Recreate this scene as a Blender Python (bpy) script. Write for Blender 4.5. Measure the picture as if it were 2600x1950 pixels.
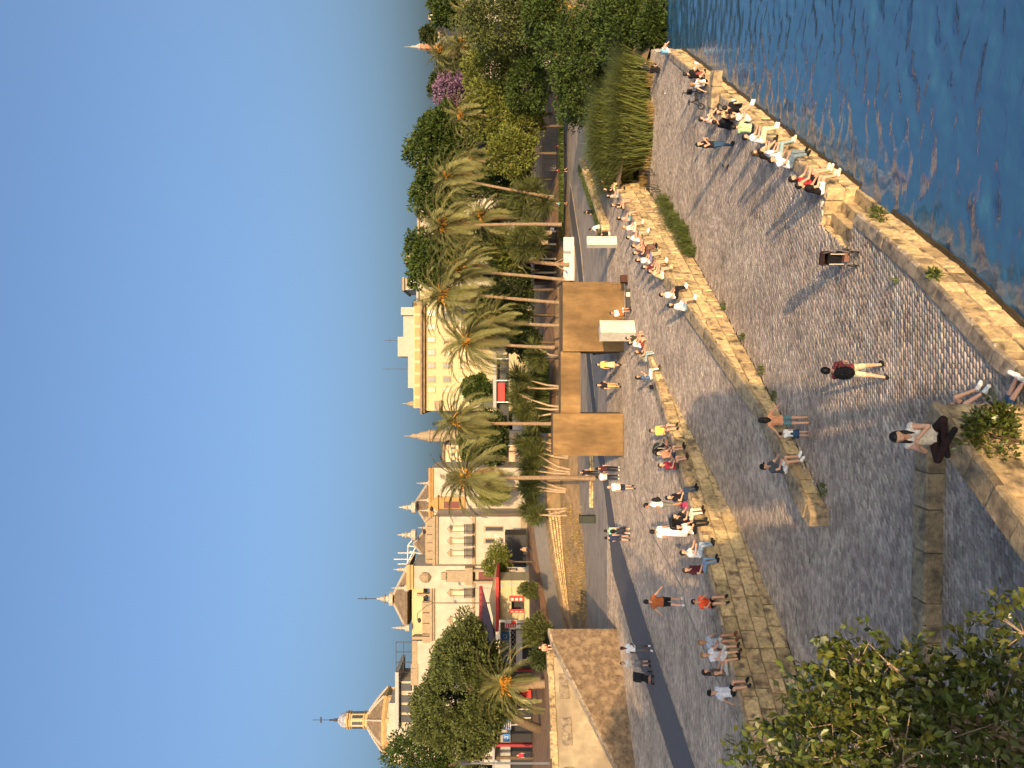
import bpy, math, random
import numpy as np
from mathutils import Vector, Matrix

random.seed(7); RNG = np.random.default_rng(7)
for o in list(bpy.data.objects): bpy.data.objects.remove(o)
SC = bpy.context.scene; COL = SC.collection
F = 1953.0; ZC = 10.2            # focal length in photo pixels, eye height above the quay
R = math.radians

# ------------------------------------------------------------------ camera (the photograph is stored on its side)
cam = bpy.data.cameras.new('camera'); cam.sensor_fit = 'HORIZONTAL'; cam.sensor_width = 36
cam.lens = 36 * F / 2600; cam.clip_start = 0.1; cam.clip_end = 6000
camo = bpy.data.objects.new('camera', cam); COL.objects.link(camo); SC.camera = camo
camo.matrix_world = Matrix(((0, 1, 0, 0), (0, 0, -1, 0), (-1, 0, 0, ZC), (0, 0, 0, 1)))
SC.render.resolution_x = 1024; SC.render.resolution_y = 768

# ------------------------------------------------------------------ sky, sun, exposure
SUN_EL = R(10.5); SUN_H = Vector((0.15, -1.0)).normalized()      # horizontal direction towards the sun
w = bpy.data.worlds.new('World'); SC.world = w; w.use_nodes = True
nt = w.node_tree; nt.nodes.clear()
sky = nt.nodes.new('ShaderNodeTexSky'); sky.sky_type = 'NISHITA'; sky.sun_disc = False
sky.sun_elevation = SUN_EL; sky.sun_rotation = math.atan2(SUN_H.x, SUN_H.y)
sky.altitude = 0; sky.air_density = 0.86; sky.dust_density = 10.2; sky.ozone_density = 2.9
bg = nt.nodes.new('ShaderNodeBackground'); bg.inputs['Strength'].default_value = 0.15
wo = nt.nodes.new('ShaderNodeOutputWorld')
nt.links.new(sky.outputs[0], bg.inputs[0]); nt.links.new(bg.outputs[0], wo.inputs[0])
sl = bpy.data.lights.new('sun', 'SUN'); sl.energy = 2.6; sl.angle = R(0.5); sl.color = (1.0, 0.68, 0.36)
so = bpy.data.objects.new('sun', sl); COL.objects.link(so); so.location = (20, -60, 60)
sd = Vector((SUN_H.x * math.cos(SUN_EL), SUN_H.y * math.cos(SUN_EL), math.sin(SUN_EL)))
so.rotation_euler = sd.to_track_quat('Z', 'Y').to_euler()
SC.view_settings.view_transform = 'Standard'; SC.view_settings.look = 'None'
SC.view_settings.gamma = 1.0; SC.view_settings.exposure = 1.38; SC.view_settings.use_curve_mapping = False

# ------------------------------------------------------------------ small helpers
def P(x, y, z=0.0):                       # photo pixel on a horizontal level -> place on the ground
    d = (ZC - z) * F / (x - 1300.0); return Vector(((975 - y) / F * d, d, z))
def D(x, y, d):                           # photo pixel at a known distance
    return Vector(((975 - y) / F * d, d, ZC - (x - 1300) / F * d))
def srgb(h):
    h = h.lstrip('#'); c = [int(h[i:i + 2], 16) / 255 for i in (0, 2, 4)]
    return tuple(v / 12.92 if v <= .04045 else ((v + .055) / 1.055) ** 2.4 for v in c)
def yaw(dx, dy): return math.atan2(-dx, dy)

MATS = {}
def ge_pos(n): return n.new('ShaderNodeNewGeometry').outputs['Position']
def mat(name, col, rough=.85, var=.15, scale=4.0, bump=.0, bscale=None, rnd=.0, island=.0, col2=None, mix_lo=.45, mix_hi=.65,
        spec=.3, metal=0., trans=0., stretch=None, hue=0., big=0.):
    if name in MATS: return MATS[name]
    m = bpy.data.materials.new(name); m.use_nodes = True; MATS[name] = m
    n = m.node_tree.nodes; l = m.node_tree.links; b = n['Principled BSDF']
    b.inputs['Roughness'].default_value = rough; b.inputs['Metallic'].default_value = metal
    b.inputs['Specular IOR Level'].default_value = spec
    tc = n.new('ShaderNodeTexCoord'); src = tc.outputs['Object']
    if stretch:
        mp = n.new('ShaderNodeMapping'); mp.inputs['Scale'].default_value = stretch; l.new(src, mp.inputs[0]); src = mp.outputs[0]
    oi = n.new('ShaderNodeObjectInfo')
    nz = n.new('ShaderNodeTexNoise'); nz.noise_dimensions = '4D'; nz.inputs['Scale'].default_value = scale
    nz.inputs['Detail'].default_value = 6; nz.inputs['Roughness'].default_value = .65
    l.new(src, nz.inputs['Vector'])
    mw = n.new('ShaderNodeMath'); mw.operation = 'MULTIPLY'; mw.inputs[1].default_value = 37.0
    l.new(oi.outputs['Random'], mw.inputs[0]); l.new(mw.outputs[0], nz.inputs['W'])
    cr = n.new('ShaderNodeValToRGB'); l.new(nz.outputs['Fac'], cr.inputs[0])
    lo = [max(0, c * (1 - var)) for c in col]; hi = [min(1, c * (1 + var)) for c in col]
    cr.color_ramp.elements[0].position = .3; cr.color_ramp.elements[1].position = .7
    cr.color_ramp.elements[0].color = (*lo, 1); cr.color_ramp.elements[1].color = (*hi, 1)
    out = cr.outputs[0]
    if col2:
        n2 = n.new('ShaderNodeTexNoise'); n2.noise_dimensions = '4D'; n2.inputs['Scale'].default_value = scale * .37; n2.inputs['Detail'].default_value = 5
        l.new(src, n2.inputs['Vector']); l.new(mw.outputs[0], n2.inputs['W'])
        rr = n.new('ShaderNodeMapRange'); rr.inputs[1].default_value = mix_lo; rr.inputs[2].default_value = mix_hi
        l.new(n2.outputs['Fac'], rr.inputs[0])
        mx = n.new('ShaderNodeMixRGB'); l.new(rr.outputs[0], mx.inputs[0]); l.new(out, mx.inputs[1]); mx.inputs[2].default_value = (*col2, 1); out = mx.outputs[0]
    if big:
        n3 = n.new('ShaderNodeTexNoise'); n3.inputs['Scale'].default_value = .45; n3.inputs['Detail'].default_value = 5; n3.inputs['Roughness'].default_value = .6
        l.new(ge_pos(n), n3.inputs['Vector']); r3 = n.new('ShaderNodeMapRange'); r3.inputs[1].default_value = .3; r3.inputs[2].default_value = .7; r3.inputs[3].default_value = 1 - big; r3.inputs[4].default_value = 1 + big * .6
        l.new(n3.outputs['Fac'], r3.inputs[0]); h3 = n.new('ShaderNodeHueSaturation'); l.new(r3.outputs[0], h3.inputs['Value']); l.new(out, h3.inputs['Color']); out = h3.outputs[0]
    if rnd or island:
        ge = n.new('ShaderNodeNewGeometry'); ad = n.new('ShaderNodeMath'); ad.operation = 'ADD'
        l.new(ge.outputs['Random Per Island'], ad.inputs[0]); l.new(oi.outputs['Random'], ad.inputs[1])
        fr = n.new('ShaderNodeMath'); fr.operation = 'FRACT'
        l.new((ad.outputs[0] if island else oi.outputs['Random']), fr.inputs[0])
        a = rnd or island
        rg = n.new('ShaderNodeMapRange'); rg.inputs[3].default_value = 1 - a; rg.inputs[4].default_value = 1 + a
        l.new(fr.outputs[0], rg.inputs[0])
        hs = n.new('ShaderNodeHueSaturation'); l.new(rg.outputs[0], hs.inputs['Value']); l.new(out, hs.inputs['Color'])
        if hue:
            f2 = n.new('ShaderNodeMath'); f2.operation = 'MULTIPLY'; f2.inputs[1].default_value = 7.31; l.new(fr.outputs[0], f2.inputs[0])
            f3 = n.new('ShaderNodeMath'); f3.operation = 'FRACT'; l.new(f2.outputs[0], f3.inputs[0])
            r2 = n.new('ShaderNodeMapRange'); r2.inputs[3].default_value = .5 - hue; r2.inputs[4].default_value = .5 + hue
            l.new(f3.outputs[0], r2.inputs[0]); l.new(r2.outputs[0], hs.inputs['Hue'])
        out = hs.outputs[0]
    l.new(out, b.inputs['Base Color'])
    if bump:
        nb = n.new('ShaderNodeTexNoise'); nb.inputs['Scale'].default_value = bscale or scale * 4; nb.inputs['Detail'].default_value = 8
        nb.inputs['Roughness'].default_value = .7
        l.new(src, nb.inputs['Vector']); bp = n.new('ShaderNodeBump'); bp.inputs['Strength'].default_value = min(1, bump); bp.inputs['Distance'].default_value = .05
        l.new(nb.outputs['Fac'], bp.inputs['Height']); l.new(bp.outputs[0], b.inputs['Normal'])
    if trans:
        tr = n.new('ShaderNodeBsdfTranslucent'); l.new(out, tr.inputs[0]); ms = n.new('ShaderNodeMixShader'); ms.inputs[0].default_value = trans
        l.new(b.outputs[0], ms.inputs[1]); l.new(tr.outputs[0], ms.inputs[2]); l.new(ms.outputs[0], n['Material Output'].inputs[0])
    return m
def cl(hexs, rough=.85): return mat('cloth_' + hexs.strip('#'), srgb(hexs), rough, .28, 16, bump=.8, bscale=15)

def wloc(o):
    v = Vector((0, 0, 0))
    while o: v += o.location; o = o.parent
    return v
def mesh_from(name, V, Fc, mats, mi=None, smooth=False):
    me = bpy.data.meshes.new(name); me.from_pydata([tuple(v) for v in V], [], Fc)
    for m in (mats if isinstance(mats, (list, tuple)) else [mats]): me.materials.append(m)
    if mi: me.polygons.foreach_set('material_index', mi)
    if smooth: me.polygons.foreach_set('use_smooth', [True] * len(me.polygons))
    me.update(); return me
def np_mesh(name, V, Q, m, smooth=False):            # V (n,3) ; Q (m,k) equal-sided faces
    me = bpy.data.meshes.new(name); k = Q.shape[1]
    me.vertices.add(len(V)); me.vertices.foreach_set('co', np.ascontiguousarray(V, dtype=np.float32).ravel())
    me.loops.add(Q.size); me.loops.foreach_set('vertex_index', np.ascontiguousarray(Q, dtype=np.int32).ravel())
    me.polygons.add(len(Q)); me.polygons.foreach_set('loop_start', np.arange(0, Q.size, k, dtype=np.int32))
    if smooth: me.polygons.foreach_set('use_smooth', np.ones(len(Q), dtype=bool))
    me.materials.append(m); me.update(calc_edges=True); me.validate(); return me
def link(name, me, parent=None, world=True, loc=None, rot=None, scale=None):
    o = bpy.data.objects.new(name, me); COL.objects.link(o)
    if parent is not None:
        o.parent = parent
        if world and loc is None: o.location = -wloc(parent)
    if loc is not None: o.location = loc
    if rot is not None: o.rotation_euler = rot
    if scale is not None: o.scale = scale if hasattr(scale, '__len__') else (scale,) * 3
    return o
def tag(o, label=None, cat=None, group=None, kind=None):
    if label: o['label'] = label
    if cat: o['category'] = cat
    if group: o['group'] = group
    if kind: o['kind'] = kind
    return o
def thing(name, label, cat, loc=(0, 0, 0), rz=0., group=None):
    o = bpy.data.objects.new(name, None); COL.objects.link(o); o.location = loc; o.rotation_euler = (0, 0, rz)
    o.empty_display_size = .2
    return tag(o, label, cat, group)

class MB:
    def __init__(s): s.V = []; s.F = []; s.M = []; s.m = 0
    def add(s, V, Fc):
        b = len(s.V); s.V += [tuple(v) for v in V]; s.F += [tuple(i + b for i in f) for f in Fc]; s.M += [s.m] * len(Fc); return s
    def box(s, c, d, rz=0., taper=1.):
        cx, cy, cz = c; hx, hy, hz = d[0] / 2, d[1] / 2, d[2] / 2; ca, sa = math.cos(rz), math.sin(rz); V = []
        for k, t in ((-1, 1), (1, taper)):
            for i, j in ((-1, -1), (1, -1), (1, 1), (-1, 1)):
                x, y = i * hx * t, j * hy * t; V.append((cx + x * ca - y * sa, cy + x * sa + y * ca, cz + k * hz))
        return s.add(V, [(3, 2, 1, 0), (4, 5, 6, 7), (0, 1, 5, 4), (1, 2, 6, 5), (2, 3, 7, 6), (3, 0, 4, 7)])
    def pbox(s, xt, xb, yl, yr, d, th):       # box whose front stands at distance d and spans these photo pixels
        a = D(xt, yr, d); b = D(xb, yl, d)
        x0, x1 = sorted((a.x, b.x)); z0, z1 = sorted((a.z, b.z))
        return s.box(((x0 + x1) / 2, d + th / 2, (z0 + z1) / 2), (x1 - x0, th, z1 - z0))
    def prism(s, poly, z0, z1):
        n = len(poly); V = [(p[0], p[1], z0) for p in poly] + [(p[0], p[1], z1) for p in poly]
        return s.add(V, [tuple(range(n - 1, -1, -1)), tuple(range(n, 2 * n))] + [(i, (i + 1) % n, n + (i + 1) % n, n + i) for i in range(n)])
    def tube(s, pts, rad, n=8, cap=True):
        pts = [Vector(p) for p in pts]; V = []; L = len(pts)
        if not hasattr(rad, '__len__'): rad = [rad] * L
        ref = None
        for i, p in enumerate(pts):
            t = (pts[min(i + 1, L - 1)] - pts[max(i - 1, 0)]).normalized()
            if ref is None: ref = t.orthogonal().normalized()
            u = (ref - t * ref.dot(t)); u = u.normalized() if u.length > 1e-5 else t.orthogonal().normalized(); ref = u; v = t.cross(u)
            for k in range(n):
                a = 2 * math.pi * k / n; V.append(p + (u * math.cos(a) + v * math.sin(a)) * rad[i])
        Fc = [(i * n + k, i * n + (k + 1) % n, (i + 1) * n + (k + 1) % n, (i + 1) * n + k) for i in range(L - 1) for k in range(n)]
        if cap: Fc += [tuple(range(n - 1, -1, -1)), tuple((L - 1) * n + k for k in range(n))]
        return s.add(V, Fc)
    def lathe(s, prof, c=(0, 0, 0), n=16, ang=0.):
        V = []; L = len(prof)
        for r, z in prof:
            for k in range(n):
                a = 2 * math.pi * k / n + ang; V.append((c[0] + r * math.cos(a), c[1] + r * math.sin(a), c[2] + z))
        Fc = [(i * n + k, i * n + (k + 1) % n, (i + 1) * n + (k + 1) % n, (i + 1) * n + k) for i in range(L - 1) for k in range(n)]
        return s.add(V, Fc + [tuple(range(n - 1, -1, -1)), tuple((L - 1) * n + k for k in range(n))])
    def ell(s, c, r, n=10, m=6):
        V = [(c[0], c[1], c[2] - r[2])]
        for i in range(1, m):
            th = -math.pi / 2 + math.pi * i / m
            for k in range(n):
                a = 2 * math.pi * k / n; V.append((c[0] + r[0] * math.cos(th) * math.cos(a), c[1] + r[1] * math.cos(th) * math.sin(a), c[2] + r[2] * math.sin(th)))
        V.append((c[0], c[1], c[2] + r[2])); T = len(V) - 1
        Fc = [(0, 1 + (k + 1) % n, 1 + k) for k in range(n)]
        for i in range(m - 2):
            for k in range(n): Fc.append((1 + i * n + k, 1 + i * n + (k + 1) % n, 1 + (i + 1) * n + (k + 1) % n, 1 + (i + 1) * n + k))
        Fc += [(1 + (m - 2) * n + k, 1 + (m - 2) * n + (k + 1) % n, T) for k in range(n)]
        return s.add(V, Fc)
    def ring(s, c, r, t, axis='x', n=18, k=6):          # torus: wheel tyre
        pts = []
        V = []
        for i in range(n):
            a = 2 * math.pi * i / n
            for j in range(k):
                b = 2 * math.pi * j / k; q = r + t * math.cos(b); o = t * math.sin(b)
                p = (o, q * math.cos(a), q * math.sin(a)) if axis == 'x' else (q * math.cos(a), o, q * math.sin(a))
                V.append((c[0] + p[0], c[1] + p[1], c[2] + p[2]))
        return s.add(V, [(i * k + j, i * k + (j + 1) % k, ((i + 1) % n) * k + (j + 1) % k, ((i + 1) % n) * k + j) for i in range(n) for j in range(k)])
    def build(s, name, mats, parent=None, world=True, smooth=False, loc=None, rz=None):
        me = mesh_from(name, s.V, s.F, mats, s.M, smooth)
        return link(name, me, parent, world, loc, (0, 0, rz) if rz is not None else None)

def inpoly(x, y, poly):
    ins = np.zeros(x.shape, bool); n = len(poly)
    for i in range(n):
        x1, y1 = poly[i]; x2, y2 = poly[(i + 1) % n]
        c = ((y1 > y) != (y2 > y))
        with np.errstate(divide='ignore', invalid='ignore'):
            ins ^= c & (x < (x2 - x1) * (y - y1) / (y2 - y1 + 1e-12) + x1)
    return ins
def sheet(name, poly, z, m, kind='structure', parent=None):
    zz = z if callable(z) else (lambda x, y: z)
    V = [(x, y, zz(x, y)) for x, y in poly]
    return tag(link(name, mesh_from(name, V, [tuple(range(len(V)))], m), parent), kind=kind if parent is None else None)

# ------------------------------------------------------------------ materials
M_paver = mat('paver', (.415, .34, .268), .8, .22, 9, bump=.3, bscale=40, island=.28, hue=.02, spec=.3, col2=(.30, .245, .195), big=.32)
M_joint = mat('paver_joint', (.10, .088, .072), .95, .25, 3)
M_setts_far = mat('paving_far', (.375, .31, .245), .85, .22, 3.2, bump=.6, bscale=9, stretch=(1, 4, 1), col2=(.28, .235, .19), big=.3)
M_asph = mat('asphalt', (.105, .10, .105), .85, .12, 2.5, bump=.2, bscale=60)
M_stone = mat('limestone', (.52, .385, .205), .92, .38, 8, bump=1., bscale=22, rnd=.28, hue=.007, col2=(.16, .12, .08), mix_lo=.5, mix_hi=.66)
M_cope = mat('coping_stone', (.36, .285, .195), .92, .36, 8, bump=1., bscale=20, rnd=.25, col2=(.16, .13, .10), mix_lo=.46, mix_hi=.66)
M_rough = mat('rough_limestone', (.38, .29, .17), .95, .4, 9, bump=1.0, bscale=22, rnd=.15, col2=(.16, .125, .085), mix_lo=.48, mix_hi=.66)
M_core = mat('wall_core', (.08, .065, .045), .95, .3, 3)
M_earth = mat('dry_earth', (.27, .185, .105), .95, .35, 1.3, bump=.6, bscale=8, col2=(.17, .13, .075))
M_redearth = mat('red_earth', (.27, .15, .08), .95, .35, 1.8, bump=.5, bscale=9, col2=(.16, .11, .06))
M_path = mat('grey_path', (.27, .235, .19), .9, .15, 1.5, bump=.2, bscale=14)
M_corten = mat('ochre_concrete', (.205, .125, .052), .88, .34, 2.2, bump=.6, bscale=16, stretch=(1, 1, .3), col2=(.12, .07, .03), mix_lo=.40, mix_hi=.66, big=.35)
M_white = mat('white_paint', (.60, .55, .46), .8, .14, 4, bump=.3, bscale=14, col2=(.44, .40, .33), mix_lo=.55, mix_hi=.8, big=.12)
M_offw = mat('stucco_white', (.385, .34, .275), .85, .12, .8, bump=.25, bscale=7, col2=(.30, .26, .205), mix_lo=.55, mix_hi=.85, big=.12)
M_cream = mat('stucco_cream', (.43, .36, .21), .85, .06, .6, bump=.1, bscale=5)
M_ochre = mat('ochre_trim', (.38, .26, .12), .85, .15, 1.5)
M_ochre2 = mat('strong_ochre', (.34, .20, .075), .85, .12, 1.5)
M_tan = mat('tan_trim', (.27, .21, .14), .85, .2, 2.5, bump=.3, bscale=8)
M_tile = mat('roof_tile', (.16, .115, .075), .9, .4, 3, bump=.8, bscale=6, col2=(.24, .17, .10))
M_tileo = mat('roof_tile_orange', (.42, .26, .12), .9, .25, 3, bump=.5, bscale=8)
M_glass = mat('window_glass', (.05, .05, .055), .15, .2, 2, spec=.6)
M_shut = mat('window_blind', (.55, .45, .30), .7, .1, 4)
M_plum = mat('plum_door', (.13, .035, .035), .6, .1, 3)
M_red = mat('red_paint', (.48, .035, .03), .6, .12, 3)
M_dred = mat('dark_red_paint', (.24, .02, .025), .6, .12, 3)
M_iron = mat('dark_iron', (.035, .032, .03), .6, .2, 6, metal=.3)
M_black = mat('black_plastic', (.018, .018, .02), .5, .2, 8)
M_metal = mat('grey_metal', (.32, .32, .33), .4, .1, 6, metal=.7)
M_blue = mat('sign_blue', (.03, .16, .42), .6, .1, 3)
M_grey = mat('grey_cladding', (.30, .29, .27), .7, .1, 3)
M_bark = mat('palm_bark', (.24, .165, .10), .95, .35, 3, bump=1., bscale=10, stretch=(1, 1, 3))
M_bark2 = mat('tree_bark', (.12, .085, .055), .95, .35, 4, bump=.8, bscale=9)
M_bark3 = mat('pale_bark', (.36, .27, .18), .95, .3, 4, bump=.6, bscale=9)
def foliage(name, c, isl=.35, trans=.25, hue=.02): return mat(name, c, .6, .2, 2, island=isl, hue=hue, trans=trans, spec=.25)
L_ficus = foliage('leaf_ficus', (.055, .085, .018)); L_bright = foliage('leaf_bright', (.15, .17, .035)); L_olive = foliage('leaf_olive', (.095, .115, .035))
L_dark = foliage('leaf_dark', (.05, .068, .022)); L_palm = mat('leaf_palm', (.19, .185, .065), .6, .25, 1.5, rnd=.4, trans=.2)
L_palmdry = mat('leaf_palm_dry', (.30, .20, .09), .8, .25, 2, rnd=.2, trans=.15); L_yucca = foliage('leaf_yucca', (.10, .115, .035))
L_reed = foliage('leaf_reed', (.13, .15, .04), .4); L_grass = foliage('leaf_grass', (.10, .13, .03), .4); L_straw = foliage('leaf_straw', (.36, .26, .10), .3)
L_purple = foliage('jacaranda_bloom', (.21, .13, .20), .3, .2, .01); L_pink = foliage('bougainvillea', (.42, .06, .08), .4, .2)
L_near = mat('leaf_near', (.095, .115, .022), .35, .2, 2, island=.5, hue=.03, trans=.25, spec=.5)
M_fruit = mat('date_stalk', (.52, .25, .04), .7, .2, 5)
SKIN = [mat('skin_light', (.56, .32, .21), .55, .06, 8), mat('skin_mid', (.42, .22, .13), .55, .06, 8), mat('skin_dark', (.10, .05, .03), .55, .06, 8)]
HAIR = {'k': mat('hair_black', (.012, .009, .008), .5, .3, 20), 'b': mat('hair_brown', (.055, .028, .014), .5, .3, 20),
        'f': mat('hair_fair', (.24, .14, .06), .5, .3, 20), 'g': mat('hair_grey', (.35, .32, .29), .6, .2, 20)}
M_eye = mat('eye_dark', (.02, .015, .012), .3, .1, 5); M_lip = mat('lips', (.36, .11, .09), .5, .1, 5)
# ================================================================== SETTING
T = Vector((.52, .854)); N = Vector((.854, -.52))       # along the river, and towards the river
ZP = 2.3; ZW = -1.12                                      # promenade and water levels (quay = 0)
B2 = [(-3.9, 25.0), (-1.0, 29.4), (3.2, 36.5), (6.98, 43.0), (11.4, 51.5), (16.3, 61.2), (19.3, 65.7), (29, 81), (45, 106)]
B1 = [(-20, 16.5), (-13, 24.2), (-9.7, 28.3), (-7.0, 31.4), (-4.2, 35.6), (2.85, 46.7)]
def Rx(d): return .608 * d - 8.8
RA = (6.35, 24.9); RB = (5.05, 22.8)                       # either side of the landing notch
def ramp_z(x, y): return ZP * np.clip((.52 * x + .854 * y - 19.4) / 21.8, 0, 1)

# water: a wind-rippled sheet
def water():
    m = bpy.data.materials.new('river_water'); m.use_nodes = True; n = m.node_tree.nodes; l = m.node_tree.links; b = n['Principled BSDF']
    b.inputs['Base Color'].default_value = (.033, .108, .205, 1); b.inputs['Roughness'].default_value = .05; b.inputs['IOR'].default_value = 1.5
    b.inputs['Specular IOR Level'].default_value = .8
    g = n.new('ShaderNodeNewGeometry'); mp = n.new('ShaderNodeMapping'); l.new(g.outputs['Position'], mp.inputs[0])
    mp.inputs['Rotation'].default_value = (0, 0, .12); mp.inputs['Scale'].default_value = (.75, 1.7, 1)
    h = None
    for sc, am, dt in ((1.6, .9, 2), (4.5, .3, 3)):
        t = n.new('ShaderNodeTexNoise'); t.inputs['Scale'].default_value = sc; t.inputs['Detail'].default_value = dt; t.inputs['Distortion'].default_value = .6
        l.new(mp.outputs[0], t.inputs['Vector']); q = n.new('ShaderNodeMath'); q.operation = 'MULTIPLY'; q.inputs[1].default_value = am; l.new(t.outputs['Fac'], q.inputs[0])
        if h is None: h = q.outputs[0]
        else:
            s = n.new('ShaderNodeMath'); s.operation = 'ADD'; l.new(h, s.inputs[0]); l.new(q.outputs[0], s.inputs[1]); h = s.outputs[0]
    bp = n.new('ShaderNodeBump'); bp.inputs['Strength'].default_value = 1.0; bp.inputs['Distance'].default_value = .03
    l.new(h, bp.inputs['Height']); l.new(bp.outputs[0], b.inputs['Normal'])
    ow = sheet('river_water', [(-60, -80), (900, -80), (900, 1200), (250, 1200), (33, 130), (-60, 18)], ZW - .16, m)
    g = np.random.default_rng(11); W = []
    for lam, n_, sl in ((3.2, 5, .02), (1.7, 9, .032), (.95, 14, .095), (.55, 14, .1)):      # wind ripples as summed wave trains
        for i in range(n_):
            k = 2 * math.pi / (lam * g.uniform(.75, 1.3)); a = math.pi / 2 + g.normal(0, .5); W.append((k * math.cos(a), k * math.sin(a), g.uniform(0, 6.28), sl * 1.75 / math.sqrt(n_) / k, lam))
    def patch(x0, x1, y0, y1, st, minl):
        xs = np.arange(x0, x1 + st, st); ys = np.arange(y0, y1 + st, st); Xg, Yg = np.meshgrid(xs, ys, indexing='ij'); Z = np.zeros_like(Xg)
        for kx, ky, ph, am, lam in W:
            if lam < minl: continue
            q = np.sin(kx * Xg + ky * Yg + ph + .5 * np.sin(.35 * Xg + .2 * Yg + ph)); Z += am * (q + .25 * np.abs(q))
        Z *= .85 + .45 * np.sin(.21 * Xg + 1.3 + .8 * np.sin(.13 * Yg)) * np.sin(.17 * Yg + .6 * np.sin(.19 * Xg))
        n0, n1 = Xg.shape; ids = np.arange(n0 * n1).reshape(n0, n1); Qd = np.stack([ids[:-1, :-1], ids[1:, :-1], ids[1:, 1:], ids[:-1, 1:]], -1).reshape(-1, 4)
        V = np.stack([Xg, Yg, Z + ZW], -1).reshape(-1, 3); c = V[Qd].mean(1); keep = (c[:, 0] > .608 * c[:, 1] - 10.2) & (c[:, 0] < .55 * c[:, 1] + 4)
        Qd = Qd[keep]; u, inv = np.unique(Qd, return_inverse=True); return V[u], inv.reshape(-1, 4)
    V1, Q1 = patch(-4, 24, 8, 36, .11, 0); V2, Q2 = patch(8, 62, 36.02, 110, .24, .6)
    me = np_mesh('river_water', np.concatenate([V1, V2]), np.concatenate([Q1, Q2 + len(V1)]), m, True)
    wv = link('river_ripples', me); tag(wv, 'rippled blue river surface', kind='structure')
water()

# ground sheets
quay_poly = [(-4.0, 7.9), (-1.6, 12.2), (Rx(16.2) - .35, 16.2), (Rx(19.3), 19.3), RB, (4.0, 23.4), (5.3, 25.5), RA, (Rx(51), 51), (24.5, 56.5), (16.2, 60.8), (6.98, 43), (3.2, 36.5), (-1, 29.4), (-3.9, 25),
             (-9.5, 28.6), (-9.7, 28.3), (-13, 24.2), (-20, 16.5), (-24, 7.9)]
ramp_poly = [(-3.9, 25), (-9.5, 28.6), (-7.0, 31.4), (-4.2, 35.6), (2.85, 46.7), (7.3, 43.6), (6.98, 43), (3.2, 36.5), (-1, 29.4)]
prom_poly = [(-20, 16.5), (-13, 24.2), (-9.7, 28.3), (-7.0, 31.4), (-4.2, 35.6), (2.85, 46.7), (7.3, 43.6), (11.4, 51.5), (16.3, 61.2), (19.3, 65.7), (29, 81), (45, 106),
             (60, 130), (30, 130), (20, 104), (2, 96), (-8, 94), (-16, 92), (-30, 86), (-32, 60), (-45, 34), (-45, 16.5)]
Q = sheet('quay', quay_poly, -.035, M_joint)
RP = sheet('ramp', ramp_poly, lambda x, y: float(ramp_z(x, y)) - .035, M_joint)
PR = sheet('promenade', prom_poly, ZP - .035, M_setts_far)
tag(Q, 'lower riverside quay paved in small grey blocks'); tag(RP, 'paved ramp between promenade and quay'); tag(PR, 'paved upper promenade')
# earth body below, so no gap shows between the levels
sheet('riverbed', [(-400, -60), (700, -60), (700, 1300), (-400, 1300)], -3.0, M_core)

# ---- pavers
PL, PWD, PS = .245, .115, .05
def paver_grid(poly, zf, dmax=999, dmin=0, skip=None):
    px = [p[0] for p in poly]; py = [p[1] for p in poly]
    y0, y1 = max(min(py), dmin), min(max(py), dmax)
    js = np.arange(int(y0 / PWD), int(y1 / PWD) + 1); iw = np.arange(int(min(px) / PL) - 1, int(max(px) / PL) + 2)
    J, I = np.meshgrid(js, iw, indexing='ij'); off = np.where(J % 2 == 0, 0, .5) + RNG.normal(0, .06, (len(js), 1))
    # courses are laid in gentle waves
    X = (I + off) * PL; Y = J * PWD + .03 * np.sin(X * .9 + J * .07)
    X = X.ravel(); Y = Y.ravel()
    k = inpoly(X, Y, poly) & (Y >= y0) & (Y <= y1)
    k &= np.abs(X) < .5 * Y + 1.2                       # only what the view can reach
    if skip is not None: k &= ~skip(X, Y)
    X, Y = X[k], Y[k]; return X, Y, zf(X, Y)
def paver_stuff(name, X, Y, Z, parent, zf):
    n = len(X); hl, hw = PL / 2 - .004, PWD / 2 - .004; b = .012
    base = np.array([(-hl - PS / 2, -hw), (hl - PS / 2, -hw), (hl + PS / 2, hw), (-hl + PS / 2, hw)])
    top = np.array([(-hl - PS / 2 + b, -hw + b), (hl - PS / 2 - b, -hw + b), (hl + PS / 2 - b, hw - b), (-hl + PS / 2 + b, hw - b)])
    a = RNG.normal(0, .02, n)[:, None]; s = RNG.uniform(.93, 1.03, (n, 1))
    def place(q, dz):
        x = q[None, :, 0] * s; y = q[None, :, 1] * s
        xx = X[:, None] + x - a * y; yy = Y[:, None] + y + a * x
        zz = zf(xx, yy) + dz
        return np.stack([xx, yy, zz], -1)
    tz = RNG.normal(0, .004, (n, 1)) + RNG.normal(0, .0025, (n, 4))
    V = np.concatenate([place(base, -.034), place(top, tz)], 1).reshape(-1, 3)
    q = np.array([(4, 5, 6, 7), (0, 1, 5, 4), (1, 2, 6, 5), (2, 3, 7, 6), (3, 0, 4, 7)])
    FQ = (q[None] + (np.arange(n) * 8)[:, None, None]).reshape(-1, 4)
    o = link(name, np_mesh(name, V, FQ, M_paver), parent); o['kind'] = 'stuff'; return o
flat0 = lambda x, y: np.zeros_like(x); flatP = lambda x, y: np.zeros_like(x) + ZP
X, Y, Z = paver_grid(quay_poly, flat0, dmax=57)
px_x = 1300 + ZC * F / Y; px_y = 975 - X / Y * F
vis = (px_x > 2440) & (px_x < 2590) & (px_y > 1215) & (px_y < 1400)
idx = np.argsort(np.where(vis, Y, 999))[:300]; keep = np.ones(len(X), bool); keep[idx] = False
paver_stuff('pavers', X[keep], Y[keep], Z[keep], Q, flat0)
hl, hw, b = PL / 2 - .004, PWD / 2 - .004, .012
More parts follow.
